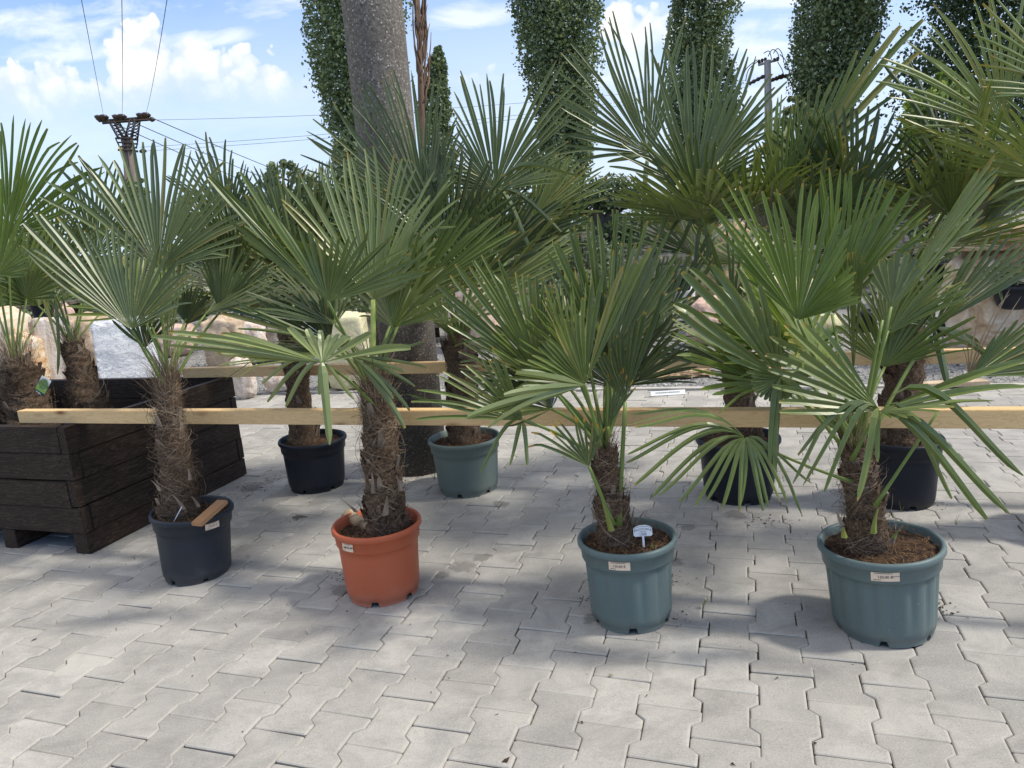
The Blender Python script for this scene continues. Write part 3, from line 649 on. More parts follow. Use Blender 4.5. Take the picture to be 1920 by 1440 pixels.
# ---- front row
P1 = Palm('fan palm in scuffed black pot beside the dark wooden planter', (350, 954), .156, .275, 'pot_black', [(335, 968), (332, 900), (322, 820), (316, 752), (316, 712)], (.082, .062, .054, .042, .033), 11, tilt=(-.01, .07), hairs=1700, stubs=8, bristles=260, notch0=4.2, group=None)
P1.fr((312, 690), .03, [(300, 480, .02), (322, 455, .02), (345, 480, .02)], 9, (316, 720), mat='pale', fuse=.95, arc=0, wmax=.012)
P1.fr((413, 585), .15, [(372, 488, .05), (392, 470, 0), (440, 458, 0), (497, 484, 0), (545, 520, 0), (556, 541, 0)], 24, (325, 720), mat='blue', fuse=.42)
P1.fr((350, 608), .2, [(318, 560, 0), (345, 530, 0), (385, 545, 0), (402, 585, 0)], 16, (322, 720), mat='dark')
P1.fr((297, 505), .05, [(76, 357, -.05), (104, 326, 0), (135, 298, .0), (158, 282, .02), (188, 290, .04), (216, 264, .05), (252, 256, .06), (284, 256, .06), (309, 261, .05), (359, 275, .03), (405, 298, 0), (442, 345, -.03), (458, 420, -.06), (456, 452, -.08), (425, 480, -.1)], 38, (316, 715), mat='blue', fuse=.44, wmax=.015)
P1.fr((246, 617), -.12, [(45, 490, -.03), (33, 452, -.02), (32, 412, 0), (44, 396, .02), (78, 398, .03), (120, 412, .05), (164, 428, .05), (222, 416, .05), (236, 430, .04), (268, 440, .04), (300, 455, .0), (342, 500, 0), (372, 520, -.03), (355, 560, -.04), (290, 600, -.05)], 40, (308, 725, -.03), mat='blue', fuse=.50, wmax=.016, petbend=.02)
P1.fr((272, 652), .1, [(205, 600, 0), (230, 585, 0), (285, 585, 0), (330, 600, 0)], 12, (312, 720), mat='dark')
P1.fill((316, 705), 4, .28, 21, mat=('mid', 'blue'), az=(20, 160), up=(.4, 1.1))
# ---- orange pot
P2 = Palm('fan palm in orange pot with a very fibrous trunk', (704, 978), .160, .27, 'pot_orange', [(727, 985), (722, 930), (716, 870), (710, 800), (705, 740), (700, 695)], (.082, .070, .060, .056, .054, .034), 12, tilt=(-.01, .012), soil=.035, hairs=1500, stubs=12, bristles=180, notch0=4.55)
P2.fr((700, 562), .05, [(520, 375, .02), (533, 352, .03), (566, 325, .04), (580, 316, .05), (602, 306, .05), (622, 304, .05), (666, 283, .05), (681, 278, .05), (716, 281, .05), (733, 284, .04), (760, 292, .02), (785, 301, 0), (800, 320, 0), (832, 330, -.02), (860, 336, -.05), (852, 393, -.06), (820, 450, -.06), (805, 500, -.05), (764, 538, -.03)], 40, (699, 700), mat='pale', fuse=.40, wmax=.0165, pw=.0105, pet='petiole_pale', petbend=0)
P2.fr((615, 565), -.16, [(443, 441, 0), (392, 378, -.03), (380, 348, -.04), (391, 328, -.03), (408, 316, -.02), (440, 328, 0), (478, 360, .02), (520, 403, .03), (560, 425, .02), (608, 449, 0), (652, 447, -.03), (688, 443, -.04), (725, 447, -.05), (755, 457, -.05), (791, 496, -.05), (806, 520, -.05)], 32, (697, 720), mat='mid', fuse=.46, wmax=.016, petbend=-.02)
P2.fr((773, 558), .12, [(768, 492, .0), (792, 440, .0), (822, 398, 0), (856, 388, 0), (887, 409, 0), (946, 405, -.03), (970, 420, -.05), (972, 437, -.06), (938, 470, -.06), (890, 510, -.05)], 28, (712, 700), mat='mid', fuse=.62, wmax=.015)
P2.fr((604, 680), -.2, [[(475, 672, .06), (380, 655, .0), (283, 640, -.05), (275, 632, -.05), (300, 623, -.04), (362, 622, -.03), (436, 626, 0)], [(539, 611, .06), (577, 616, .08), (612, 626, .06), (640, 627, .03), (684, 625, 0), (738, 641, -.03), (766, 650, -.04)]], [17, 8], (705, 765, -.04), mat='pale', fuse=.62, wmax=.014, wmin=.011,
      singles=((620, 834, -.06, .16, .015), (497, 749, .05, .12, .008), (485, 708, .08, .10, .007), (531, 759, .03, .12, .008), (600, 740, .04, .10, .009), (658, 752, .05, .1, .007)), petbend=.06)
P2.fr((662, 668), -.08, [], 0, (705, 760), mat='blue', singles=((765, 798, -.08, .06, .011), (771, 766, -.06, .07, .010), (779, 721, -.05, .05, .008), (799, 656, -.03, .03, .007), (760, 700, -.05, .05, .009), (740, 745, -.06, .05, .010), (800, 690, -.02, .05, .007)))
P2.fr((620, 640), .12, [(412, 583, .04), (436, 568, .02), (470, 556, 0), (520, 558, 0), (570, 545, 0), (625, 560, 0)], 22, (700, 740), mat='dark', fuse=.5)
P2.fr((640, 655), .02, [(412, 585, -.03), (435, 572, -.03), (452, 590, -.03)], 5, (702, 750), mat='mid', fuse=.2)
P2.fill((702, 705), 5, .26, 22, mat=('dark', 'mid'), az=(20, 160), up=(.3, 1.1))
# ---- first teal pot
P3 = Palm('bushy fan palm in teal pot with a white plant sign', (1177, 1004), .157, .275, 'pot_teal', [(1155, 1010), (1150, 960), (1142, 905), (1136, 868), (1134, 845)], (.060, .050, .042, .036, .025), 13, ribs=14, tilt=(-.02, -.012), soil=.022, hairs=650, stubs=6, bristles=60, notch0=4.5)
P3.fr((1135, 680), .18, [(1022, 470, 0), (1058, 425, 0), (1082, 412, 0), (1108, 406, 0), (1142, 398, 0), (1180, 405, 0), (1215, 418, 0), (1262, 446, 0), (1292, 470, 0)], 22, (1133, 850), mat='mid', fuse=.5, wmax=.012)
P3.fr((1140, 690), .06, [(1150, 470, 0), (1178, 462, 0), (1210, 450, 0), (1240, 472, 0), (1262, 505, 0), (1262, 560, 0)], 18, (1140, 850), mat='blue', fuse=.62, wmax=.013)
P3.fr((1017, 710), .03, [(900, 645, 0), (834, 614, 0), (822, 578, 0), (821, 541, 0), (836, 515, 0), (853, 504, 0), (880, 490, 0), (898, 483, .02), (917, 478, .02), (936, 476, .03), (976, 520, .03), (1019, 520, .03), (1050, 545, .03), (1060, 590, .03)], 36, (1128, 852), mat='mid', fuse=.58, wmax=.013)
P3.fr((1097, 722), -.10, [(880, 784, -.1), (905, 760, -.1), (943, 738, -.1), (966, 700, -.08), (1000, 661, -.05), (1033, 628, -.03), (1065, 587, 0), (1083, 566, 0), (1112, 528, 0), (1160, 488, 0), (1200, 470, 0), (1224, 466, 0)], 28, (1130, 855, -.02), mat='mid', fuse=.5, wmax=.013, pet='petiole', petbend=0)
P3.fr((1097, 722), -.13, [], 0, None, mat='pale', singles=((877, 784, -.1, .06, .013), (912, 788, -.1, .05, .012), (945, 740, -.1, .04, .011), (966, 701, -.08, .05, .012)))
P3.fr((980, 788), -.06, [(772, 782, -.04), (763, 762, -.03), (764, 747, -.03), (789, 722, -.02), (826, 699, 0), (867, 688, 0), (912, 672, 0), (940, 672, 0)], 15, (1125, 862), mat='mid', fuse=.34, wmax=.010, singles=((962, 874, -.05, .12, .007), (992, 872, -.05, .12, .007), (898, 886, -.06, .15, .007), (1008, 800, 0, .05, .007)))
P3.fr((1172, 754), .0, [(1114, 684, 0), (1135, 655, 0), (1165, 625, 0), (1198, 598, 0), (1232, 560, 0), (1245, 540, 0)], 14, (1160, 985, -.05), mat='dark', fuse=.6, wmax=.010, pet='petiole', pw=.007, petbend=0)
P3.fr((1104, 874), -.05, [(986, 818, -.02), (990, 802, -.02), (1028, 806, 0), (1042, 790, 0), (1060, 785, 0), (1085, 776, 0), (1112, 786, 0), (1132, 800, 0)], 13, (1150, 985, -.06), mat='tipped', fuse=.35, wmax=.0065, pw=.006, petbend=.01)
P3.fr((1140, 800), .0, [(1150, 700, 0), (1170, 690, 0), (1190, 720, 0)], 6, (1136, 860), mat='tipped', fuse=.3, wmax=.007)
P3.fill((1134, 840), 10, .28, 23, mat=('dark', 'mid'), az=(10, 170), up=(.5, 1.3), Lr=(.22, .34))
# ---- second teal pot
P4 = Palm('spreading fan palm in ribbed teal pot nearest the camera', (1661, 1014), .171, .270, 'pot_teal', [(1632, 1015), (1622, 960), (1610, 900), (1604, 865), (1602, 840)], (.064, .052, .044, .037, .026), 14, ribs=18, tilt=(-.03, -.055), soil=.022, hairs=900, stubs=7, bristles=80, notch0=4.15)
P4.fr((1560, 590), .15, [(1530, 328, 0), (1560, 322, 0), (1580, 322, 0), (1633, 322, 0), (1655, 332, 0), (1678, 347, 0), (1697, 347, 0), (1722, 364, -.02), (1737, 371, -.02), (1751, 384, -.03), (1750, 420, -.03)], 28, (1602, 850), mat='bright', fuse=.45, wmax=.012)
P4.fr((1600, 700), .12, [(1580, 480, 0), (1598, 476, 0), (1616, 484, 0)], 9, (1602, 855), mat='mid', fuse=.97, arc=0, wmax=.009)
P4.fr((1496, 600), -.04, [(1400, 520, -.03), (1344, 450, -.03), (1322, 380, -.05), (1342, 358, -.04), (1362, 352, -.02), (1385, 355, 0), (1420, 362, 0), (1447, 360, 0), (1473, 347, 0), (1500, 338, 0), (1530, 350, 0), (1556, 362, 0), (1575, 382, 0), (1593, 425, 0), (1592, 470, -.03), (1600, 540, -.06), (1620, 560, -.08)], 40, (1600, 850), mat='bright', fuse=.45, wmax=.013, petbend=.02)
P4.fr((1671, 575), .0, [(1632, 520, 0), (1640, 489, 0), (1665, 482, 0), (1689, 465, 0), (1712, 470, 0), (1724, 500, 0)], 10, (1610, 850), mat='blue', fuse=.9, wmax=.011, petbend=0)
P4.fr((1655, 600), .03, [(1838, 305, 0), (1862, 288, 0), (1880, 305, 0), (1862, 350, 0), (1840, 400, 0)], 12, (1608, 850), mat='yellow', fuse=.85, wmax=.010)
P4.fr((1752, 612), .1, [[(1680, 600, 0), (1690, 560, 0), (1703, 528, 0), (1727, 507, 0), (1751, 507, 0)], [(1790, 520, 0), (1815, 470, 0), (1890, 435, -.03), (1950, 440, -.05), (1960, 500, -.05)]], [9, 15], (1612, 860), mat='blue', fuse=.6, wmax=.012, singles=((1777, 722, -.05, .04, .012), (1862, 667, -.03, .05, .012), (1838, 640, 0, .04, .010)), petbend=.03)
P4.fr((1464, 708), -.10, [(1500, 720, 0), (1407, 698, 0), (1373, 678, 0), (1329, 653, 0), (1300, 636, 0), (1269, 607, 0), (1247, 588, 0), (1235, 565, 0), (1239, 541, 0), (1264, 511, 0), (1289, 500, 0), (1320, 494, 0), (1362, 489, 0), (1400, 508, 0), (1430, 530, 0), (1448, 570, 0), (1458, 600, 0)], 38, (1596, 858), mat='mid', fuse=.52, wmax=.013,
      singles=((1450, 889, -.05, .10, .013), (1438, 866, -.05, .10, .012), (1556, 700, -.03, .03, .012), (1504, 738, -.04, .03, .014), (1560, 735, -.02, .06, .011)), petbend=.02)
P4.fr((1649, 770), -.15, [[(1463, 773, -.02), (1452, 720, 0), (1442, 633, .03), (1470, 615, .04), (1504, 603, .05), (1529, 603, .06)], [(1925, 672, -.03), (1920, 700, -.05), (1912, 732, -.06), (1868, 749, -.08), (1798, 760, -.08), (1735, 777, -.08), (1673, 785, -.06)]], [11, 12], (1598, 862, -.04), mat='mid', fuse=.52, wmax=.012,
      singles=((1541, 917, -.05, .22, .011), (1624, 943, -.08, .20, .012), (1473, 886, -.02, .20, .0095), (1504, 908, -.03, .22, .010), (1490, 844, 0, .16, .008), (1643, 866, -.05, .10, .008), (1909, 903, -.08, .26, .0115), (1883, 970, -.12, .12, .0115), (1851, 973, -.12, .10, .0105), (1788, 933, -.05, .22, .008)), petbend=.03)
P4.fr((1398, 822), -.12, [(1188, 766, .1), (1181, 815, 0), (1178, 850, 0), (1181, 903, 0), (1200, 922, -.02), (1253, 942, -.04), (1271, 953, -.04), (1327, 949, -.05), (1373, 956, -.06), (1418, 956, -.06), (1453, 952, -.06), (1491, 938, -.05), (1518, 947, -.04), (1522, 925, -.02)], 24, (1605, 905, -.03), mat='mid', fuse=.28, arc=.13, wmax=.0105, pw=.0045, petbend=-.02)
P4.fr((1760, 770), -.08, [], 0, (1640, 950, -.06), mat='bright', pw=.005, petbend=0)
P4.fill((1602, 835), 9, .3, 24, mat=('mid', 'bright'), az=(10, 170), up=(.4, 1.2), Lr=(.24, .36))
# ---- back row
P5 = Palm('fan palm in plain black pot behind the front beam, right of the planter', (583, 820), .178, .27, 'pot_dark', [(568, 818), (562, 760), (556, 700), (548, 650), (545, 625)], (.085, .066, .062, .060, .045), 15, tilt=(0, .03), hairs=300, stubs=6, bristles=60, dark=True, notch0=4.4)
P5.fr((430, 420), .1, [(300, 330, 0), (318, 315, 0), (345, 312, 0), (358, 290, 0), (375, 242, 0), (394, 247, 0), (410, 262, 0), (432, 282, 0), (470, 320, 0), (500, 360, 0)], 24, (545, 640), mat='blue', wmax=.018)
P5.fr((530, 430), .05, [(420, 380, 0), (445, 340, 0), (468, 307, 0), (485, 316, 0), (501, 306, 0), (524, 304, 0), (541, 306, 0), (556, 306, 0), (574, 309, 0), (593, 317, 0), (610, 322, 0), (635, 370, 0), (640, 420, 0)], 30, (547, 640), mat='blue', wmax=.018)
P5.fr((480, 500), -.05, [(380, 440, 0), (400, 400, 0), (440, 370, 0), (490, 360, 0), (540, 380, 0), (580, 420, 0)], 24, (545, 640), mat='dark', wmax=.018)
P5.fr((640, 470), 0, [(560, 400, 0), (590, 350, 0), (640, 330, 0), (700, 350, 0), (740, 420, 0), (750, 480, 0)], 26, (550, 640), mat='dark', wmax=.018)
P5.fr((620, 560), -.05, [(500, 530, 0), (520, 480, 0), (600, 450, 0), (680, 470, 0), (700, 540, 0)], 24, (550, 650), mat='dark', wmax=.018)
P5.fill((546, 640), 12, .45, 25, mat=('dark', 'blue'), az=(10, 350), up=(.5, 1.2), Lr=(.40, .52))
P6 = Palm('tall fan palm in grey green pot in front of the concrete pole', (870, 818), .182, .275, 'pot_greygreen', [(872, 812), (868, 760), (866, 700), (862, 660), (860, 625)], (.085, .070, .072, .075, .05), 16, hairs=420, stubs=9, bristles=120, dark=True, notch0=4.35)
P6.fr((800, 412), .05, [(575, 330, 0), (567, 298, 0), (565, 276, 0), (582, 232, 0), (601, 206, 0), (635, 205, 0), (650, 180, 0), (668, 176, 0), (701, 149, 0), (738, 128, 0), (758, 123, 0), (784, 130, 0), (806, 118, 0), (835, 190, 0), (868, 250, 0), (880, 310, 0)], 44, (862, 640), mat='blue', fuse=.4, wmax=.018)
P6.fr((928, 357), -.05, [(820, 350, 0), (822, 320, 0), (842, 250, 0), (849, 205, 0), (861, 140, 0), (887, 134, 0), (907, 166, 0), (919, 140, 0), (948, 127, 0), (965, 205, 0), (990, 175, 0), (1024, 114, 0), (1048, 112, 0), (1069, 131, 0), (1078, 160, 0), (1076, 200, 0), (1071, 234, 0), (1068, 290, 0), (1040, 340, -.05)], 42, (866, 640), mat='blue', fuse=.4, wmax=.018, singles=((1055, 428, -.1, .1, .013), (1090, 340, -.1, .2, .012), (700, 440, -.1, .2, .012), (995, 470, -.15, .15, .013)))
P6.fr((838, 608), -.2, [[(765, 590, 0), (780, 570, 0), (808, 562, 0), (840, 560, 0)], [(930, 520, 0), (985, 470, 0), (1045, 445, 0), (1083, 437, -.03), (1090, 455, -.05), (1068, 488, -.06), (1036, 530, -.06), (960, 580, -.05)]], [9, 15], (860, 660), mat='pale', fuse=.75, wmax=.015)
P6.fr((720, 455), -.1, [(600, 420, 0), (630, 370, 0), (680, 330, 0), (740, 320, 0), (800, 350, 0), (850, 400, 0)], 28, (858, 640), mat='mid', wmax=.018)
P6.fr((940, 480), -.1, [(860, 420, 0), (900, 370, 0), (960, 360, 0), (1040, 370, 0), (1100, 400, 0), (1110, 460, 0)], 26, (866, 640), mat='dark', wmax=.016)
P6.fr((1000, 410), .15, [(1000, 300, 0), (1060, 290, 0), (1120, 300, 0), (1150, 345, 0), (1130, 390, 0)], 22, (868, 640), mat='pale', wmax=.016)
P6.fill((862, 640), 16, .5, 26, mat=('dark', 'mid'), az=(10, 350), up=(.6, 1.35), Lr=(.38, .52))
P7 = Palm('fan palm in black pot directly behind the low drooping frond', (1383, 818), .185, .275, 'pot_dark', [(1392, 812), (1388, 760), (1384, 700), (1378, 620), (1372, 560)], (.095, .068, .066, .066, .045), 17, hairs=420, stubs=8, bristles=90, dark=True, notch0=4.6)
P7.fr((1217, 289), .12, [(1080, 300, 0), (1040, 258, 0), (1045, 180, 0), (1050, 128, 0), (1054, 105, 0), (1063, 87, 0), (1076, 76, 0), (1094, 63, 0), (1128, 34, 0), (1159, 22, 0), (1205, 70, 0), (1253, 18, 0), (1271, 27, 0), (1282, 40, 0), (1295, 110, 0)], 32, (1372, 580), mat='blue', fuse=.36, wmax=.016, singles=((1139, 301, -.1, -.02, .012), (1204, 440, -.15, .1, .012)))
P7.fr((1350, 290), .2, [(1300, 180, 0), (1322, 150, 0), (1340, 130, 0), (1362, 143, 0), (1385, 150, 0), (1410, 180, 0), (1430, 215, 0), (1450, 250, 0)], 18, (1374, 580), mat='mid', fuse=.4, wmax=.018)
P7.fr((1301, 357), -.05, [(1139, 300, 0), (1170, 270, 0), (1195, 210, 0), (1231, 94, 0), (1262, 83, 0), (1282, 86, 0), (1307, 79, 0), (1347, 81, 0), (1403, 96, 0), (1426, 112, 0), (1452, 152, 0), (1483, 162, 0), (1470, 240, 0), (1478, 309, 0), (1420, 340, 0)], 36, (1373, 580), mat='blue', fuse=.38, wmax=.016, petbend=.01, singles=((1231, 456, -.2, .22, .014), (1204, 268, -.15, .0, .012)))
P7.fr((1318, 428), -.1, [(1205, 380, 0), (1230, 340, 0), (1262, 300, 0), (1320, 300, 0), (1380, 320, 0), (1420, 370, 0)], 26, (1374, 590), mat='dark', fuse=.45, wmax=.015, singles=((1275, 485, -.12, .34, .015), (1334, 485, -.12, .34, .014), (1232, 470, -.15, .25, .013), (1300, 520, -.05, .2, .01)))
P7.fr((1228, 640), .0, [(1215, 490, 0), (1242, 478, 0), (1262, 482, 0), (1300, 470, 0), (1330, 428, 0), (1345, 460, 0), (1330, 540, 0)], 20, (1380, 660), mat='blue', fuse=.6, wmax=.012)
P7.fr((1400, 700), -.15, [(1210, 660, 0), (1225, 630, 0), (1260, 640, 0), (1300, 650, 0)], 10, (1382, 640), mat='dark', fuse=.6, wmax=.012)
P7.fill((1374, 570), 16, .42, 27, mat=('dark', 'mid'), az=(10, 350), up=(.2, 1.2), Lr=(.38, .5))
P8 = Palm('fan palm in black pot with thick trunk, behind the nearest teal pot', (1692, 818), .158, .285, 'pot_dark', [(1690, 815), (1688, 760), (1700, 680), (1698, 600), (1685, 545)], (.085, .078, .070, .066, .05), 18, hairs=560, stubs=10, bristles=110, notch0=4.5)
P8.fr((1500, 330), .25, [(1420, 300, 0), (1480, 210, 0), (1530, 160, 0), (1574, 135, 0), (1600, 108, 0), (1626, 88, 0), (1676, 52, 0), (1738, 14, 0), (1726, 78, 0), (1692, 130, 0), (1650, 210, 0)], 26, (1686, 560), mat='mid', fuse=.5, wmax=.018)
P8.fr((1598, 404), -.05, [(1420, 370, 0), (1402, 330, 0), (1416, 293, 0), (1452, 250, 0), (1475, 230, 0), (1497, 215, 0), (1530, 212, 0), (1560, 200, 0), (1589, 193, 0), (1610, 198, 0), (1648, 200, 0), (1671, 206, 0), (1700, 250, 0), (1742, 282, 0), (1740, 330, 0), (1700, 370, 0)], 38, (1686, 560), mat='dark', fuse=.45, wmax=.016, singles=((1862, 335, 0, .05, .012),))
P8.fr((1796, 361), .15, [(1640, 274, 0), (1668, 240, 0), (1700, 212, 0), (1745, 215, 0), (1770, 190, 0), (1800, 170, 0), (1834, 134, 0), (1850, 200, 0), (1880, 260, 0), (1900, 320, 0)], 24, (1690, 560), mat='dark', fuse=.35, wmax=.016, singles=((1681, 102, .1, 0, .013), (1714, 107, .1, 0, .014), (1700, 212, -.1, 0, .018)))
P8.fr((1822, 410), -.05, [(1740, 330, 0), (1790, 290, 0), (1850, 270, 0), (1910, 280, 0), (1950, 320, 0), (1960, 380, 0)], 24, (1690, 560), mat='dark', fuse=.5, wmax=.014)
P8.fr((1720, 420), .2, [(1640, 350, 0), (1660, 300, 0), (1720, 270, 0), (1780, 290, 0), (1800, 360, 0)], 22, (1688, 560), mat='dark', wmax=.016)
P8.fill((1686, 550), 13, .40, 28, mat=('dark', 'mid'), az=(10, 350), up=(.3, 1.2), Lr=(.35, .45))
# ---- palm standing just outside the right edge of the picture, and a larger one behind it
P9 = Palm('fan palm at the far right edge with yellow tipped and dry fronds', None, .17, .28, 'pot_dark', [(2080, 800), (2070, 700), (2060, 600), (2050, 500), (2045, 440)], (.085, .07, .065, .06, .05), 19, center=Vector((2.12, 2.45, 0)), hairs=200, stubs=4, bristles=50)
P9.fr((2010, 330), -.05, [(1800, 212, 0), (1838, 208, 0), (1862, 246, 0), (1848, 290, 0), (1838, 348, 0), (1842, 372, 0), (1900, 400, 0)], 11, (2045, 450), mat='mid', fuse=.4, wmax=.015)
P9.fr((1900, 250), .3, [(1690, 72, 0), (1655, 120, 0), (1650, 150, 0), (1662, 178, 0), (1690, 215, 0), (1740, 262, 0)], 12, (2045, 450), mat='pale', fuse=.3, wmax=.010)
P9.fr((1880, 240), .25, [(1740, 90, 0), (1760, 5, 0), (1790, 0, 0), (1862, -20, 0), (1915, -40, 0), (1960, 0, 0)], 15, (2045, 450), mat='pale', fuse=.3, wmax=.012)
P9.fr((2040, 180), .2, [(1830, -10, 0), (1824, 28, 0), (1826, 52, 0), (1836, 80, 0), (1838, 112, 0), (1842, 145, 0), (1860, 185, 0)], 13, (2045, 450), mat='yellow', fuse=.25, wmax=.011)
P9.fr((1822, 706), -.45, [(1868, 628, 0), (1905, 600, 0), (1960, 600, 0), (1975, 640, 0), (1970, 700, 0)], 16, (2050, 620), mat='mid', fuse=.6, wmax=.011)
P9.fr((1816, 704), -.42, [(1810, 650, 0), (1846, 567, 0), (1880, 530, 0), (1925, 562, 0), (1940, 590, 0)], 8, None, mat='dry', fuse=.1, wmax=.0035)
P9.fill((2045, 440), 5, .35, 29, mat=('mid', 'dark'), az=(60, 330), up=(.2, 1.2), Lr=(.35, .45))
# ------------------------------------------------------------------ planter box of dark stained boards, with two palms in it
A_ = onz(165, 1040, 0); B_ = onz(468, 888, 0); ua, va = to_row(A_); ub, vb = to_row(B_)
PLH = .585; pu1 = (ua+ub)/2; pu0 = pu1-1.45; pv0, pv1 = va, vb
pl = empty('planter_box', row(pu1, pv0), ROWANG); tag(pl, 'large dark stained planter box of stacked timber boards on runners', 'planter')
Lx = pu1-pu0; Ly = pv1-pv0; th = .045; lv = [.0, .098, .22, .342, .464, PLH]
rnd = random.Random(4)
def board(x0, x1, y0, y1, z0, z1, along='x', name='board'):
    b = MB(); L = (x1-x0) if along == 'x' else (y1-y0)
    # modelled along its own x so that the grain follows the length
    if along == 'x': b.box(-L/2, L/2, -(y1-y0)/2, (y1-y0)/2, -(z1-z0)/2, (z1-z0)/2, None, .003)
    else: b.box(-L/2, L/2, -(x1-x0)/2, (x1-x0)/2, -(z1-z0)/2, (z1-z0)/2, None, .003)
    o = b.build(name, MAT['dark_wood'], pl); o.location = ((x0+x1)/2, (y0+y1)/2, (z0+z1)/2); o.rotation_euler = (rnd.gauss(0, .004), rnd.gauss(0, .002), (0 if along == 'x' else math.pi/2)+rnd.gauss(0, .001)); return o
for i in range(1, 5):
    z0, z1 = lv[i]+.001, lv[i+1]-.001; j = rnd.uniform(-.006, .006); odd = i % 2
    board(-Lx, 0 if odd else -th-.001, j, th+j, z0, z1, 'x'); board(-Lx, 0 if odd else -th-.001, Ly-th+j, Ly+j, z0, z1, 'x')
    board(-th+j, j, th+.002 if odd else 0, Ly-th-.002 if odd else Ly, z0, z1, 'y'); board(-Lx+j, -Lx+th+j, th+.002, Ly-th-.002, z0, z1, 'y')
for x in (-.085, -.52, -Lx): board(x, x+.085, .004, Ly-.004, .0, lv[1]-.001, 'y', 'runner')
board(-Lx+th, -th, th, Ly-th, .10, .125, 'x', 'floor_panel')
# screws
sb = MB()
for i in range(1, 5):
    for z in (lv[i]+.03, lv[i+1]-.03):
        for dx in (-.03,): sb.tube([(dx, -.0045, z), (dx, -.002, z)], .004, 8)
sb.build('screw', MAT['metal_dark'], pl)
PA = Palm('left palm in the planter box carrying a picture tag', None, .15, .30, 'pot_dark', [(60, 800), (52, 760), (42, 720), (34, 690), (28, 670)], (.115, .10, .088, .075, .05), 30, center=onz(58, 800, .50)-Vector((0, 0, .37)), hairs=700, stubs=4, bristles=160)
PA.fr((15, 440), .05, [(-60, 300, 0), (-40, 250, 0), (0, 235, 0), (23, 217, 0), (59, 222, 0), (82, 229, 0), (103, 236, 0), (134, 254, 0), (150, 268, 0), (172, 287, 0), (195, 327, 0), (150, 390, 0), (110, 430, 0)], 26, (28, 690), mat='bright', fuse=.42, wmax=.016)
PA.fr((-5, 515), -.1, [(-60, 420, 0), (-20, 350, 0), (10, 320, 0), (40, 335, 0), (50, 420, 0), (55, 478, 0), (45, 520, 0)], 20, (26, 690), mat='bright', fuse=.45, wmax=.014)
PA.fr((50, 560), .1, [(20, 520, 0), (60, 505, 0), (110, 520, 0), (105, 560, 0)], 12, (34, 690), mat='mid', fuse=.7, wmax=.014)
PA.fill((28, 690), 3, .45, 31, mat=('mid', 'bright'), az=(80, 260), up=(.7, 1.3), Lr=(.3, .4))
PB = Palm('right palm in the planter box behind the wooden beam', None, .15, .30, 'pot_dark', [(172, 775), (158, 735), (148, 690), (142, 660), (136, 640)], (.105, .075, .060, .055, .035), 32, center=onz(168, 775, .50)-Vector((0, 0, .35)), hairs=700, stubs=7, bristles=130)
PB.fr((95, 520), .1, [(20, 460, 0), (15, 420, 0), (40, 380, 0), (80, 350, 0), (130, 350, 0), (180, 390, 0), (190, 440, 0)], 28, (138, 660), mat='mid', fuse=.45, wmax=.015)
PB.fr((180, 480), .15, [(100, 420, 0), (120, 360, 0), (150, 320, 0), (200, 300, 0), (250, 330, 0), (270, 390, 0), (260, 450, 0)], 30, (140, 660), mat='mid', fuse=.45, wmax=.015)
PB.fr((72, 545), -.03, [], 0, (136, 655), mat='dark', singles=((115, 662, -.1, .1, .012), (140, 640, -.1, .1, .010)))
PB.fr((102, 545), .0, [], 0, (140, 650), mat='dark', singles=((124, 700, -.1, .12, .010),))
PB.fill((138, 650), 4, .32, 33, mat=('mid', 'dark'), az=(20, 200), up=(.6, 1.3), Lr=(.28, .38))
# ------------------------------------------------------------------ beams, concrete pole
def beam(label, v0, u0, u1, z0, w_=.042, h=.055):
    b = MB(); b.box(-(u1-u0)/2, (u1-u0)/2, -w_/2, w_/2, -h/2, h/2, None, .0025)
    o = b.build('timber_beam', MAT['pine']); p = row((u0+u1)/2, v0+w_/2, z0+h/2); o.location = p; o.rotation_euler = (0, 0, ROWANG); tag(o, label, 'timber beam', 'planed pine beams holding the rows of palms'); return o
_c = math.cos(R_(18.4))
fl = to_row(at(20, 800, 3.05)); 
beam('pale planed timber beam behind the front row of palms', 2.41*_c, fl[0]-.06, fl[0]+6.2, PLH+.001, .045, .056)
beam('pale planed timber beam behind the rear row, touching the concrete pole', 3.435*_c, pu1-.30, pu1+5.2, PLH+.001, .045, .056)
# small black pencil marks and end grain are on the front beam face
cpX, cpY = -.60, 3.71; ub_ = MB()
top = at(690, -60, 3.80); base = Vector((-.585, 3.82, 0)); 
axis = (at(696, 0, 3.74)-Vector((-.55, 3.84, 0))).normalized()
pts = [Vector((-.55, 3.86, -.05))+axis*t for t in (0, .6, 1.2, 1.8, 2.4, 3.2, 4.2, 6.0)]
ub_.tube(pts, [.152, .151, .150, .148, .146, .143, .140, .13], 40)
tag(ub_.build('concrete_pole', MAT['conc_pole']), 'thick round exposed aggregate concrete pole between the palm rows', 'pole')

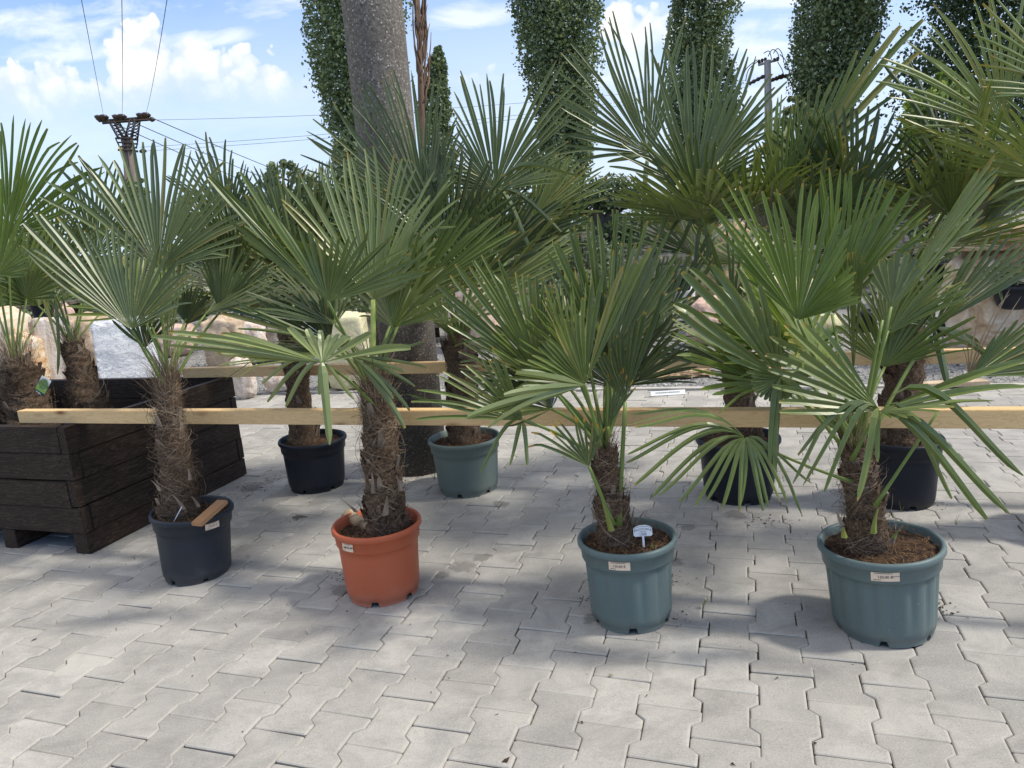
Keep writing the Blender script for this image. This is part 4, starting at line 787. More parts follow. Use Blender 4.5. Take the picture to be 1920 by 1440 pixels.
# ------------------------------------------------------------------ labels and small things in the pots
def pot_of(P): return [o for o in P.o.children if o.name.startswith('pot')][0]
def ang(P, px, py, zl):
    best = None
    for i in range(400):
        a = -math.pi*i/400; q = P.c+Vector((math.cos(a)*.155, math.sin(a)*.155, zl))-Vector((0, 0, CAM_H)); e = abs(960+F_PX*q.dot(CR)/q.dot(CF)-px)
        if best is None or e < best[0]: best = (e, a)
    return best[1]
pot_sticker(pot_of(P4), .171, .270, ang(P4, 1671, 1072, .24), .072, .026, '130,00 €', (.22, .5, .0006), tilt=.02)
pot_sticker(pot_of(P3), .157, .275, ang(P3, 1163, 1057, .24), .066, .026, '130,00 €', None, tilt=.0)
pot_sticker(pot_of(P2), .160, .27, ang(P2, 648, 1018, .24), .050, .028, '130,00 €', (-.3, .5, .0012), tilt=0)
pot_sticker(pot_of(P1), .156, .275, ang(P1, 391, 990, .24), .058, .024, '190,00 €', None, tilt=0)
# plant sign: white board on a stake
def plant_sign():
    p = onz(1207, 1022, .268); r = empty('plant_sign', p, R_(-4)); tag(r, 'small white handwritten plant sign stuck in the soil of the first teal pot', 'plant sign')
    b = MB(); w2, h0, h1 = .0275, .026, .056; out = [(-w2+.004, h0), (w2-.004, h0), (w2, h0+.004), (w2, h1-.006), (w2*.75, h1-.001), (w2*.35, h1+.003), (-w2*.35, h1+.003), (-w2*.75, h1-.001), (-w2, h1-.006), (-w2, h0+.004)]
    n = len(out); b.add([(x, -.001, z) for x, z in out]+[(x, .001, z) for x, z in out], [tuple(range(n)), tuple(range(n, 2*n))[::-1]]+[(i, i+n, (i+1) % n+n, (i+1) % n) for i in range(n)])
    b.build('sign_board', MAT['white_plastic'], r)
    b = MB(); b.box(-.003, .003, -.0009, .0009, -.03, h0, None); b.build('stake', MAT['white_plastic'], r)
    for t, s, z in (('TRACHYCARPUS', .0078, .0475), ('100 cm', .0062, .0400), ('130€', .0105, .0315)):
        o = curved_text(t, s, None, 0, z, r, MAT['ink'], name='lettering'); o.location = (0, -.0016, 0)
        if t[0] == 'T':
            for v_ in o.data.vertices: v_.co.z -= abs(v_.co.x)**2*7; v_.co.x *= .88
    fr = MB(); P_ = [(-.024, .039), (-.0245, .050), (-.015, .0545), (0, .0555), (.015, .0545), (.0245, .050), (.024, .039)]
    fr.tube([(x, -.0014, z) for x, z in P_], .0005, 5); fr.build('drawn_line', MAT['ink'], r)
    r.scale = (1.05, 1, 1.05); r.rotation_euler = (R_(-12), 0, R_(-2))
plant_sign()
# scrap of timber and a white stick in the black pot, bark log in the orange pot
def slab(name, label, cat, pa, pb, w_, t_, mat, up=Vector((0, 0, 1))):
    d = (pb-pa); L = d.length; x = d.normalized(); y = up.cross(x).normalized(); z = x.cross(y)
    b = MB(); b.box(-L/2, L/2, -w_/2, w_/2, -t_/2, t_/2, None, min(.002, t_*.3)); o = b.build(name, mat)
    o.matrix_world = Matrix.Translation((pa+pb)/2) @ Matrix((x, y, z)).transposed().to_4x4(); tag(o, label, cat); return o
slab('wood_scrap', 'reddish offcut of timber lying on the rim of the black pot', 'wood scrap', onz(368, 984, .262), onz(418, 940, .298), .050, .016, wood('red_wood', (.42, .24, .12), (.32, .17, .08), (.1, .05, .03), (2, 9, 9)))
sk = MB(); sk.tube([onz(326, 978, .268), at(341, 950, P1.Y-.09)], .0016, 8); tag(sk.build('white_stick', MAT['white_plastic']), 'thin white plastic stick leaning in the black pot beside the timber offcut', 'stick')
def log():
    a, b_ = onz(652, 966, .250), onz(700, 994, .243); n = 20; d = b_-a; x = d.normalized(); y = Vector((0, 0, 1)).cross(x).normalized(); z = x.cross(y); b = MB(); vs = []; rows = 14
    for i in range(rows):
        p = a+d*(i/(rows-1))
        for k in range(n):
            th = 2*math.pi*k/n; q = y*math.cos(th)+z*math.sin(th); r = (.024-.006*i/rows)*(1+.25*noise.noise(q*2+Vector((i*.3, 0, 0)))+.12*noise.noise(q*6+Vector((i*.8, 0, 0)))); vs.append(p+q*r)
    b.add(vs, [(i*n+k, i*n+(k+1) % n, (i+1)*n+(k+1) % n, (i+1)*n+k) for i in range(rows-1) for k in range(n)]+[tuple(range(n))[::-1], tuple(range((rows-1)*n, rows*n))], True)
    tag(b.build('wood_chunk', simple('weathered_wood', [(.10, .065, .04), (.40, .30, .18), (.62, .50, .34)], 18, .85, stretch=(1, 1, 1), bstr=.8)), 'chunk of weathered wood lying on the soil in the orange pot', 'wood chunk')
log()
# cut leaf bases at the foot of the palms
def stub(P, px, py, w_, h, mat, dy=-.08, lean=0.0, cut=False):
    p = at(px, py, P.Y+dy)-P.c; b = MB(); n = 8; vs = []
    for i in range(n):
        t = i/(n-1); ww = w_*(1-.55*t)*(.8+.2*math.cos(t*3)); c = p+Vector((lean*t*h, -.02*t*t, t*h))
        vs += [c+Vector((-ww, 0, 0)), c+Vector((0, -ww*.7, 0)), c+Vector((ww, 0, 0)), c+Vector((0, ww*.4, 0))]
    b.add(vs, [(i*4+k, i*4+(k+1) % 4, (i+1)*4+(k+1) % 4, (i+1)*4+k) for i in range(n-1) for k in range(4)]+[(28, 29, 30, 31)], False)
    b.build('leaf_base', MAT[mat], [o for o in P.o.children if o.name.startswith('trunk')][0])
stub(P4, 1638, 1000, .010, .080, 'stub_green', -.085); stub(P4, 1672, 1018, .009, .06, 'stub', -.06, .3); stub(P4, 1584, 1008, .010, .04, 'stub_green', -.05, -.3); stub(P4, 1580, 985, .008, .05, 'stub', -.03, -.5); stub(P4, 1676, 1008, .008, .03, 'stub_green', -.07, .2)
stub(P3, 1147, 995, .010, .10, 'stub_green', -.075, -.25); stub(P3, 1118, 975, .007, .05, 'stub', -.03, -.3); stub(P3, 1192, 985, .006, .055, 'stub', -.02, .5); stub(P3, 1185, 980, .005, .06, 'stub', -.02, .1)
stub(P2, 722, 966, .012, .075, 'stub', -.085, .25); stub(P2, 668, 960, .008, .06, 'stub', -.05, -.7); stub(P2, 700, 925, .009, .08, 'stub', -.07, .1); stub(P2, 752, 920, .008, .06, 'stub', -.06, -.1)
stub(P1, 345, 955, .010, .07, 'stub', -.085, -.35); stub(P1, 356, 900, .008, .05, 'stub', -.08, .2); stub(P1, 300, 920, .008, .05, 'stub', -.06, -.3); stub(P1, 372, 950, .009, .05, 'stub', -.06, -.2)
# small sprig in the teal pot, weeds in the joints, litter on the paving
def weed(name, label, cat, p, n, h, leafy, seed, mat='mid'):
    rnd = random.Random(seed); b = MB()
    for i in range(n):
        a = rnd.uniform(0, 6.28); l = rnd.uniform(.1, .6); d = Vector((math.cos(a)*l, math.sin(a)*l, 1)).normalized()*h*rnd.uniform(.6, 1.1); q = d.cross(Vector((0, 1, .2))).normalized()
        if leafy:
            for j in range(5):
                t = .3+.17*j; c = p+d*t; e = Vector((rnd.gauss(0, 1), rnd.gauss(0, 1), .8)).normalized()*h*.28; s = e.cross(d).normalized()*h*.06
                b.add([c, c+e*.5+s, c+e, c+e*.5-s], [(0, 1, 2, 3)])
        ribbon(b, [p, p+d*.5, p+d+Vector((0, 0, -.1*h*l))], .0008, Vector((0, -1, 0)))
    o = b.build(name, MAT['petiole']); tag(o, label, cat)
weed('weed', 'tiny leafy weed growing from a joint right of the first teal pot', 'weed', onz(1318, 1142), 3, .035, True, 1)
weed('weed', 'sparse thin weed sprouting in a joint between the two right hand black pots', 'weed', onz(1792, 985), 4, .05, False, 2)
weed('weed', 'thin grass blades at the foot of the black pot behind the nearest teal pot', 'weed', onz(1690, 960), 3, .10, False, 3)
weed('weed', 'small yellowish weed at the foot of the concrete pole', 'weed', onz(815, 900), 3, .04, True, 4)
weed('sprig', 'two tiny green leaves on the soil at the rim of the first teal pot', 'sprig', onz(1225, 1030, .27), 2, .02, True, 5)
weed('weed', 'short weed on the joint right of the nearest teal pot foot', 'weed', onz(1756, 1165), 3, .03, False, 6)
def litter():
    b = MB(); rnd = random.Random(9)
    for (px, py, r, n) in ((1265, 1090, .03, 26), (1755, 1140, .035, 60), (1750, 945, .03, 50), (640, 1085, .03, 40), (470, 915, .07, 160), (520, 895, .05, 90), (1420, 975, .05, 30), (1280, 1160, .04, 14), (900, 1160, .3, 25), (1110, 1130, .03, 40), (1200, 1300, .5, 30), (560, 975, .04, 14), (400, 1170, .4, 24), (760, 900, .05, 30), (1470, 985, .06, 30), (690, 815, .05, 30)):
        c = onz(px, py)
        for i in range(n):
            p = c+Vector((rnd.gauss(0, r), rnd.gauss(0, r), .0015)); s = rnd.uniform(.0012, .0045)
            vs = [p+Vector((rnd.gauss(0, s), rnd.gauss(0, s), rnd.uniform(0, s))) for _ in range(4)]; b.add(vs, [(0, 1, 2), (0, 2, 3), (0, 3, 1), (1, 3, 2)])
    tag(b.build('soil_crumbs', MAT['soil']), 'scattered crumbs of soil and bark on the paving', kind='stuff')
litter()
tw = MB(); p = onz(560, 972); tw.tube([p+Vector((-.03, 0, .006)), p+Vector((0, .004, .012)), p+Vector((.045, -.004, .006))], [.003, .006, .002], 6); tw.tube([p, p+Vector((-.004, -.03, .004))], [.004, .002], 5); tw.tube([p, p+Vector((-.02, .02, .02))], [.004, .001], 5)
tag(tw.build('twig', MAT['stub']), 'dry forked twig on the paving between the black pot and the orange pot', 'twig')
lf = MB(); p = onz(1145, 1266, .003)
lf.add([p+Vector((.009*math.cos(a)*(1 if i % 2 else .4), .009*math.sin(a)*(1 if i % 2 else .4), .002*(i % 2))) for i, a in enumerate([k*math.pi/5 for k in range(10)])], [tuple(range(10))]); tag(lf.build('dry_leaf', MAT['stub']), 'tiny star shaped brown dry leaf below the first teal pot', 'leaf')
# picture tag on the left planter palm
def picture_tag():
    c = at(80, 724, PA.Y-.12); r = empty('picture_tag', c); tag(r, 'picture tag showing a green palm, tied to the left palm in the planter', 'plant tag')
    w2, h2 = .026, .044
    m, nt = new_node_mat('picture_print'); q = NT(nt); t = q.n('ShaderNodeTexCoord').outputs['Object']; s = q.n('ShaderNodeSeparateXYZ', i={0: t}).outputs
    n_ = q.noise(q.mapping(t, (1, 1, 1)), 160, 5, .7, 2); 
    grn = q.ramp(n_, [(.35, (.03, .06, .02)), (.55, (.12, .22, .06)), (.72, (.32, .45, .18))])
    zf = q.math('ADD', s[2], q.math('MULTIPLY', n_, .02)); bgc = q.ramp(q.math('ADD', q.math('MULTIPLY', s[2], 10), .5), [(.12, (.02, .025, .04)), (.20, (.02, .025, .04)), (.21, (.16, .32, .06)), (.45, (.22, .40, .09)), (.55, (.05, .09, .04)), (.80, (.62, .66, .66)), (1, (.72, .74, .75))])
    dd = q.n('ShaderNodeVectorMath', operation='DISTANCE', i={0: q.mapping(t, (1, 1, .85)), 1: (0, 0, .010)}).outputs['Value']
    pf = q.ramp(q.math('ADD', dd, q.math('MULTIPLY', q.math('SUBTRACT', n_, .5), .03)), [(.020, (1, 1, 1)), (.025, (0, 0, 0))])
    q.out(q.bsdf(q.mix(pf, bgc, grn), .4))
    b = MB(); b.box(-w2, w2, -.0006, .0006, -h2, h2, None); b.build('card', m, r)
    l = MB(); rr = random.Random(2); x = -.018
    while x < .006: k = rr.uniform(.001, .003); l.box(x, x+k, -.0012, -.0008, -.0385, -.0365, None); x += k+.0006
    x = -.006
    while x < .010: k = rr.uniform(.001, .002); l.box(x, x+k, -.0012, -.0008, -.0418, -.0405, None); x += k+.0006
    l.build('small_print', MAT['white_plastic'], r)
    g = MB(); g.tube([(-.006, 0, h2-.004), (-.014, .012, h2+.004), (-.03, .03, h2+.002)], .0009, 5); g.build('tie', MAT['stub'], r)
    r.rotation_euler = (R_(-6), R_(36), R_(-8))
picture_tag()

# ------------------------------------------------------------------ stones, pots and benches behind the gravel
def stone_mat(name, cols, scale, stretch=(1, 1, 1), dist=1.5, bstr=.6, rot=(0, 0, 0), vein=None):
    if name == 'white_marble': bstr = .12
    m, nt = new_node_mat(name); q = NT(nt); t = q.n('ShaderNodeTexCoord').outputs['Object']; v_ = q.mapping(t, stretch, rot=rot)
    nz = q.noise(v_, scale, 7, .65, dist); k = len(cols); col = q.ramp(nz, [(.3+.42*i/max(1, k-1), c) for i, c in enumerate(cols)])
    if vein: col = q.mix(q.ramp(q.noise(v_, scale*1.7, 5, .6, 3), [(.47, (0, 0, 0)), (.5, (1, 1, 1)), (.53, (0, 0, 0))]), col, (*vein, 1))
    q.out(q.bsdf(col, .75, q.noise(t, scale*5, 5, .65), bstr, .02, .3)); return m
SM = dict(
 cream=stone_mat('cream_stone', [(.42, .32, .20), (.62, .52, .38), (.70, .62, .50)], 3, (1, 1, 2)),
 orange=stone_mat('orange_onyx', [(.45, .20, .06), (.62, .46, .28), (.70, .62, .50), (.42, .22, .10)], 3.5, (.4, .4, 1), 2.5, vein=(.35, .13, .04)),
 stripe=stone_mat('striped_stone', [(.22, .15, .10), (.52, .44, .36), (.66, .62, .56), (.45, .30, .18)], 8, (1.4, 1.4, .16), 1.2),
 white=stone_mat('white_marble', [(.34, .37, .42), (.66, .67, .68), (.80, .80, .79)], 7, (.5, 1, 1.6), 1.0, rot=(.4, .5, 0), vein=(.22, .24, .28)),
 tan=stone_mat('tan_stone', [(.30, .21, .13), (.52, .40, .28), (.60, .50, .38)], 5),
 pale=stone_mat('pale_quartz', [(.48, .36, .28), (.66, .60, .54), (.72, .70, .66)], 6, vein=(.5, .3, .18)),
 onyx=stone_mat('yellow_green_onyx', [(.42, .38, .20), (.60, .56, .36), (.62, .60, .46)], 3, (1, 1, 2)),
 green=stone_mat('dark_green_stone', [(.03, .06, .05), (.10, .15, .13)], 8),
 pink=stone_mat('pink_stone', [(.40, .25, .20), (.58, .42, .34), (.68, .58, .50)], 4, (1, 1, 1.5)),
 grey=stone_mat('grey_slab', [(.26, .28, .26), (.40, .42, .40)], 7, (1, 1, .3)),
 porous=stone_mat('porous_limestone', [(.14, .09, .05), (.38, .27, .16), (.56, .44, .30)], 9, bstr=1),
 wall=stone_mat('wall_stone', [(.14, .12, .10), (.30, .26, .21), (.42, .37, .30)], 6))
def rock(name, label, bbox, Y, mat, seed, depth=.8, rough=.16, boxy=.5, z0=None, cat=None, group=None, lumps=1.0, chip=0):
    """bbox: x0, y0, x1, y1 measured on the photograph, standing Y metres away; rests on the ground"""
    x0, y0, x1, y1 = bbox; pb = at((x0+x1)/2, y1, Y); pt = at((x0+x1)/2, y0, Y); w_ = (at(x1, (y0+y1)/2, Y)-at(x0, (y0+y1)/2, Y)).length
    zb = 0 if z0 is None else z0; h = pt.z-zb; c = Vector(((pb.x+pt.x)/2, Y, zb+h/2))
    bm = bmesh.new(); bmesh.ops.create_icosphere(bm, subdivisions=5, radius=1)
    sv = Vector((seed*3.1, seed*1.7, seed))
    for q in bm.verts:
        p = q.co.copy(); m_ = max(abs(p.x), abs(p.y), abs(p.z)); p = p.lerp(p/m_, boxy)
        d = rough*noise.noise(p*1.3*lumps+sv)+rough*.5*noise.noise(p*3*lumps+sv)+rough*.22*noise.noise(p*8*lumps+sv)
        if chip: d -= chip*max(0, noise.noise(p*9+sv))
        p *= 1+d; q.co = Vector((p.x*w_/2, p.y*w_/2*depth, p.z*h/2))
        q.co.z = max(q.co.z, -h*.5) if q.co.z > -h*.47 else -h*.5
    me = bpy.data.meshes.new(name); bm.to_mesh(me); bm.free()
    for f in me.polygons: f.use_smooth = boxy < .8
    o = obj(name, me, SM[mat]); o.location = c; o.rotation_euler = (0, 0, random.Random(seed).uniform(-.2, .2) if boxy < .8 else .45); tag(o, label, cat or 'boulder', group); return o
rock('boulder', 'large cream boulder at the left edge behind the planter', (-30, 572, 62, 706), 7.2, 'cream', 1, boxy=.3)
rock('boulder', 'orange and white veined onyx boulder behind the left planter palm', (22, 622, 84, 742), 6.5, 'orange', 2, boxy=.4)
rock('boulder', 'small red brown striped stone low at the left edge', (-20, 690, 20, 745), 6.6, 'orange', 22, boxy=.3)
rock('stone_slab', 'tall brown and white striped stone slab behind the right planter palm', (72, 594, 134, 745), 6.7, 'stripe', 3, .5, .08, .85, cat='stone slab')
rock('boulder', 'wide tan boulder between the striped slab and the white marble block', (112, 588, 205, 690), 8.0, 'tan', 4, boxy=.45)
rock('boulder', 'rounded pinkish boulder lying above the striped slab', (98, 562, 140, 612), 8.8, 'pink', 24, boxy=.1)
rock('marble_block', 'white and blue grey marble block with sharp edges', (188, 596, 288, 728), 6.6, 'white', 5, .8, .05, .93, cat='marble block')
rock('stone_slab', 'thin grey green stone slab beside the white marble block', (266, 640, 300, 724), 6.9, 'grey', 6, .4, .04, .95, cat='stone slab')
rock('boulder', 'tan pitted boulder behind the rear beam near the planter corner', (386, 592, 470, 700), 8.3, 'tan', 7, boxy=.5)
rock('boulder', 'pale orange streaked boulder behind the leftmost rear palm', (440, 600, 500, 690), 8.4, 'pale', 8, boxy=.5)
rock('boulder', 'white quartz boulder standing at the planter corner', (432, 668, 478, 752), 6.3, 'pale', 9, boxy=.3)
rock('boulder', 'pale quartz lump right of the leftmost rear trunk', (496, 690, 562, 745), 6.5, 'pale', 10, boxy=.2)
rock('boulder', 'small dark green stone beside the tall yellow onyx block', (604, 700, 632, 740), 6.5, 'green', 11, boxy=.2)
rock('onyx_block', 'tall yellow green onyx block standing on the gravel', (614, 584, 694, 748), 6.35, 'onyx', 12, .8, .06, .7, cat='onyx block')
rock('boulder', 'upright marble stone left of the tall onyx block', (575, 588, 622, 700), 8.2, 'white', 13, .7, .1, .6)
rock('boulder', 'white and pink domed boulder right of the concrete pole', (826, 508, 932, 640), 8.2, 'pink', 14, boxy=.2)
rock('boulder', 'low cream pink boulder behind the grey green pot', (872, 686, 946, 728), 6.4, 'pink', 15, boxy=.35)
rock('boulder', 'orange red stone peeping between the middle palms', (900, 590, 935, 640), 8.5, 'orange', 35, boxy=.35)
rock('porous_stone', 'porous honey coloured stone lying on gravel by the white label', (1218, 693, 1332, 729), 5.75, 'porous', 16, .6, .3, .3, cat='porous stone', lumps=1.6, chip=.25)
rock('porous_stone', 'porous honey coloured stone half hidden behind a rear trunk', (1400, 690, 1478, 742), 5.5, 'porous', 17, .6, .3, .3, cat='porous stone', lumps=1.6, chip=.25)
rock('boulder', 'tall porous cream boulder between the two right rear palms', (1306, 420, 1408, 600), 8.0, 'porous', 18, .8, .15, .5, chip=.12)
rock('boulder', 'smooth reddish boulder below the tall porous boulder', (1290, 558, 1380, 640), 7.2, 'pink', 19, boxy=.3)
rock('boulder', 'dusky pink boulder in the middle of the right stone group', (1400, 556, 1450, 618), 7.6, 'pink', 20, boxy=.3)
rock('boulder', 'grey boulder behind the right rear trunk', (1690, 560, 1740, 640), 7.0, 'wall', 36, boxy=.4)
for i in range(16):
    rnd = random.Random(100+i); x = (700, 760, 960, 1010, 1060, 1110, 1160, 1450, 1490, 1560, 1640, 250, 330, 540, 1290, 1720)[i]; Yr = rnd.uniform(8.5, 11); bx = rnd.uniform(22, 45)
    yb = 445+(960-x)*.08+ (1.231/Yr*1340)
    rock('boulder', ('cream', 'grey', 'pale', 'tan', 'pink', 'wall', 'white', 'onyx')[i % 8]+' display stone far back on the gravel, '+('left of the concrete pole', 'just left of the middle palms', 'behind the bushy palm', 'behind the bushy palm crown', 'under the bonsai', 'left of the dry stone wall', 'in front of the dry stone wall', 'right of the dusky pink boulder', 'behind the green drooping frond', 'behind the nearest palm crown', 'left of the right rear trunk', 'behind the marble block', 'behind the planter corner', 'left of the leftmost rear trunk', 'left of the tall porous boulder', 'left of the stone table')[i], (x-bx, yb-rnd.uniform(35, 75), x+bx, yb), Yr, ('cream', 'grey', 'pale', 'tan', 'pink', 'wall', 'white', 'onyx')[i % 8], 50+i, boxy=.3)
# onyx vases
def vase(px, ytop, ybot, w_, Y, label):
    c = at(px, ybot, Y); t = at(px, ytop, Y); h = t.z; R = w_*Y/F_PX/2; b = MB(); n = 32
    prof = [(.55, 0), (.75, .05), (.98, .3), (1.0, .5), (.9, .72), (.66, .9), (.6, 1.0), (.5, 1.0), (.5, .9)]
    vs = [(math.cos(2*math.pi*k/n)*R*r, math.sin(2*math.pi*k/n)*R*r, h*z) for r, z in prof for k in range(n)]
    b.add(vs, [(i*n+k, i*n+(k+1) % n, (i+1)*n+(k+1) % n, (i+1)*n+k) for i in range(len(prof)-1) for k in range(n)], True)
    o = b.build('stone_vase', SM['onyx']); o.location = (t.x, Y, 0); tag(o, label, 'vase', 'smooth onyx vases on the gravel')
vase(1500, 588, 655, 58, 6.9, 'pale green onyx vase on the gravel, left one of the pair'); vase(1552, 590, 655, 50, 7.3, 'pale green onyx vase on the gravel, right one of the pair')
# stone table at the right
def stone_table():
    Y = 5.6; r = empty('stone_table', at(1850, 735, Y)*1.0); r.location.z = 0; tag(r, 'rustic stone table with thick rough top on a boulder foot, at the right edge', 'stone table')
    top = rock('table_top', None, (1792, 418, 2120, 462), Y, 'porous', 61, .6, .07, .9, z0=at(1850, 466, Y).z)
    leg = rock('table_foot', None, (1790, 462, 1985, 732), Y, 'cream', 62, .6, .16, .55)
    leg.data.materials[0] = stone_mat('brown_cream_rock', [(.26, .16, .09), (.46, .34, .22), (.60, .52, .42), (.68, .62, .54)], 3.2, dist=2, bstr=1)
    for o in (top, leg):
        for k in ('category', 'label'):
            if k in o: del o[k]
        o.parent = r; o.location = o.location-r.location
stone_table()
def bowl_pot(px, py, wpx, hpx, Y, label, zpot=None, plant=0, seed=0, mat='pot_dark', rnd_bowl=False):
    rim = at(px, py, Y); R = wpx/2*Y/F_PX; H = hpx*Y/F_PX; r = empty('plant_pot', (rim.x, Y, rim.z-H)); tag(r, label, 'plant pot')
    b = MB(); n = 40; prof = [(.55, 0), (.78, .12), (.93, .5), (.98, .86), (1.04, .87), (1.04, 1), (.94, 1), (.92, .8)] if rnd_bowl else [(.74, 0), (.78, .1), (.92, .82), (1.02, .84), (1.02, 1), (.92, 1), (.9, .85)]
    b.add([(math.cos(2*math.pi*k/n)*R*q, math.sin(2*math.pi*k/n)*R*q, H*z) for q, z in prof for k in range(n)], [(i*n+k, i*n+(k+1) % n, (i+1)*n+(k+1) % n, (i+1)*n+k) for i in range(len(prof)-1) for k in range(n)]+[tuple(range(n))[::-1]], True)
    b.build('pot', MAT[mat], r); b = MB(); b.add([(math.cos(2*math.pi*k/n)*R*.92, math.sin(2*math.pi*k/n)*R*.92, H*.86) for k in range(n)], [tuple(range(n))]); b.build('soil', MAT['soil'], r)
    if plant:
        f = MB(); rd = random.Random(seed); blob(f, Vector((0, 0, H+R*.9*plant)), Vector((R*1.3, R*1.3, R*.9*plant)), 260, R*.16, rd); f.build('foliage', MAT['grey_leaf'], r, attr='leaf')
        s = MB(); s.tube([(0, 0, H*.8), (0, 0, H+R*plant*.8)], [.012, .006], 6); s.build('stem', MAT['bark'], r)
    return r
def blob(b, c, rad, n, s, rd, shell=.55):
    for i in range(n):
        d = Vector((rd.gauss(0, 1), rd.gauss(0, 1), rd.gauss(0, 1))).normalized(); r = rd.uniform(shell, 1)**.6
        p = c+Vector((d.x*rad.x, d.y*rad.y, d.z*rad.z))*r
        a = Vector((rd.gauss(0, 1), rd.gauss(0, 1), rd.gauss(0, 1))).normalized(); e = a.cross(d+Vector((.01, 0, 0))).normalized(); q = s*rd.uniform(.6, 1.3); g = rd.random()
        b.add([p-a*q*.5, p+e*q*.28, p+a*q*.5, p-e*q*.28], [(0, 1, 2, 3)], False, [(.5, g, .5, 1)]*4)
def tree_leaf_mat(name, cols, trans=.2, spec=.3, sc=.6):
    m, nt = new_node_mat(name); q = NT(nt); at_ = q.n('ShaderNodeAttribute', attribute_name='leaf'); sp = q.n('ShaderNodeSeparateColor', i={0: at_.outputs['Color']}).outputs
    t = q.n('ShaderNodeTexCoord').outputs['Object']; f = q.math('ADD', q.math('MULTIPLY', sp[1], .6), q.math('MULTIPLY', q.noise(t, sc, 4), .5), clamp=True)
    k = len(cols); col = q.ramp(f, [(.15+.7*i/(k-1), c) for i, c in enumerate(cols)])
    tr = q.n('ShaderNodeBsdfTranslucent', i={0: q.mix(1, col, (1.4, 1.5, .6, 1), 'MULTIPLY')}); q.out(q.n('ShaderNodeMixShader', i={0: trans, 1: q.bsdf(col, .5, spec=spec), 2: tr.outputs[0]}).outputs[0]); return m
MAT['grey_leaf'] = tree_leaf_mat('grey_green_foliage', [(.06, .085, .05), (.13, .17, .10), (.24, .28, .19)])
MAT['poplar'] = tree_leaf_mat('poplar_foliage', [(.06, .086, .045), (.14, .185, .095), (.28, .345, .20)])
MAT['broadleaf'] = tree_leaf_mat('broadleaf_foliage', [(.022, .042, .024), (.055, .088, .045), (.12, .165, .085)])
MAT['olive'] = tree_leaf_mat('olive_foliage', [(.07, .095, .05), (.15, .19, .10), (.28, .33, .20)], sc=3)
MAT['pineleaf'] = tree_leaf_mat('conifer_foliage', [(.025, .045, .025), (.06, .09, .045), (.11, .15, .08)], sc=3)
MAT['fresh'] = tree_leaf_mat('fresh_foliage', [(.09, .13, .035), (.17, .24, .06), (.28, .36, .12)], .35)
bowl_pot(1905, 535, 72, 44, 5.2, 'black round bowl pot with a grey bush at the right edge', plant=.8, seed=3, rnd_bowl=True)
bowl_pot(1764, 492, 58, 40, 6.2, 'wide black pot with a bare bonsai trunk under the stone table top', seed=4, rnd_bowl=True)
bowl_pot(1622, 582, 46, 66, 7.2, 'dark blue grey pot between the two trunks on the right', seed=5)
bowl_pot(30, 520, 62, 50, 9.0, 'square looking black pot on a bench at the far left', plant=1.2, seed=6)
bowl_pot(75, 562, 40, 34, 8.4, 'smaller black pot low on the bench at the far left', plant=1.0, seed=7)
bowl_pot(838, 540, 56, 60, 9.0, 'dark pot with foliage right of the concrete pole', plant=1.6, seed=8)
bowl_pot(580, 545, 60, 50, 9.0, 'dark pot on a bench behind the orange pot palm', plant=1.6, seed=9)
bowl_pot(1270, 500, 60, 44, 8.5, 'dark pot hidden behind the bushy palm crown', plant=1.2, seed=10)
# benches carrying pots, at the back
def bench(px0, px1, py, Y, label):
    a, b_ = at(px0, py, Y), at(px1, py, Y); z = (a.z+b_.z)/2; r = empty('display_bench', ((a.x+b_.x)/2, Y, 0)); tag(r, label, 'bench'); L = (b_-a).length
    t = MB()
    for i in range(4): t.box(-L/2, L/2, -.35+.18*i, -.35+.18*i+.15, z-.04, z, None, .004)
    t.build('bench_top', wood('grey_wood', (.16, .13, .10), (.10, .08, .06), (.05, .04, .03)), r)
    for x in (-L/2+.08, L/2-.08):
        for y in (-.3, .3): l = MB(); l.box(x-.04, x+.04, y-.04, y+.04, 0, z-.041, None, .003); l.build('leg', MAT['dark_wood'], r)
bench(-40, 130, 572, 8.9, 'weathered plank bench at the far left under black pots')
bench(520, 720, 596, 9.0, 'weathered plank bench behind the orange pot palm')
bench(800, 920, 600, 9.2, 'weathered plank bench right of the concrete pole')
slab('plank', 'weathered plank lying on the gravel before the stone table', 'plank', onz(1722, 722, .03), onz(1850, 716, .03), .09, .03, SM['tan'])
# small white information card on the gravel edge
def info_card():
    p = onz(1256, 745, .0); r = empty('information_card', p+Vector((0, .05, .0)), ROWANG*.3); tag(r, 'small white printed card standing at the gravel edge before the porous stone', 'card')
    b = MB(); b.box(-.125, .125, -.003, .003, .005, .042, None); b.build('card', MAT['white_plastic'], r); l = MB(); rr = random.Random(5); x = -.09
    while x < .08: k = rr.uniform(.004, .012); l.box(x, x+k, -.0042, -.0032, .022, .031, None); x += k+.003
    l.build('small_print', SM['grey'], r); r.rotation_euler.x = R_(-35)
info_card()
def sign_panel():
    p = at(1748, 612, 6.3); r = empty('notice_panel', (p.x, p.y, 0)); tag(r, 'small white notice panel with dark lines beside the right rear trunk', 'notice')
    z = p.z; b = MB(); b.box(-.17, .17, -.01, .01, z-.10, z+.08, None, .003); b.build('panel', MAT['pot_dark'], r)
    for i in range(4): c_ = MB(); c_.box(-.15, .02 if i % 2 else .0, -.014, -.011, z-.085+.04*i, z-.055+.04*i, None); c_.build('label_strip', MAT['white_plastic'], r)
    l = MB(); l.box(-.02, .02, .011, .03, 0, z+.05, None); l.build('post', MAT['metal_dark'], r)
sign_panel()
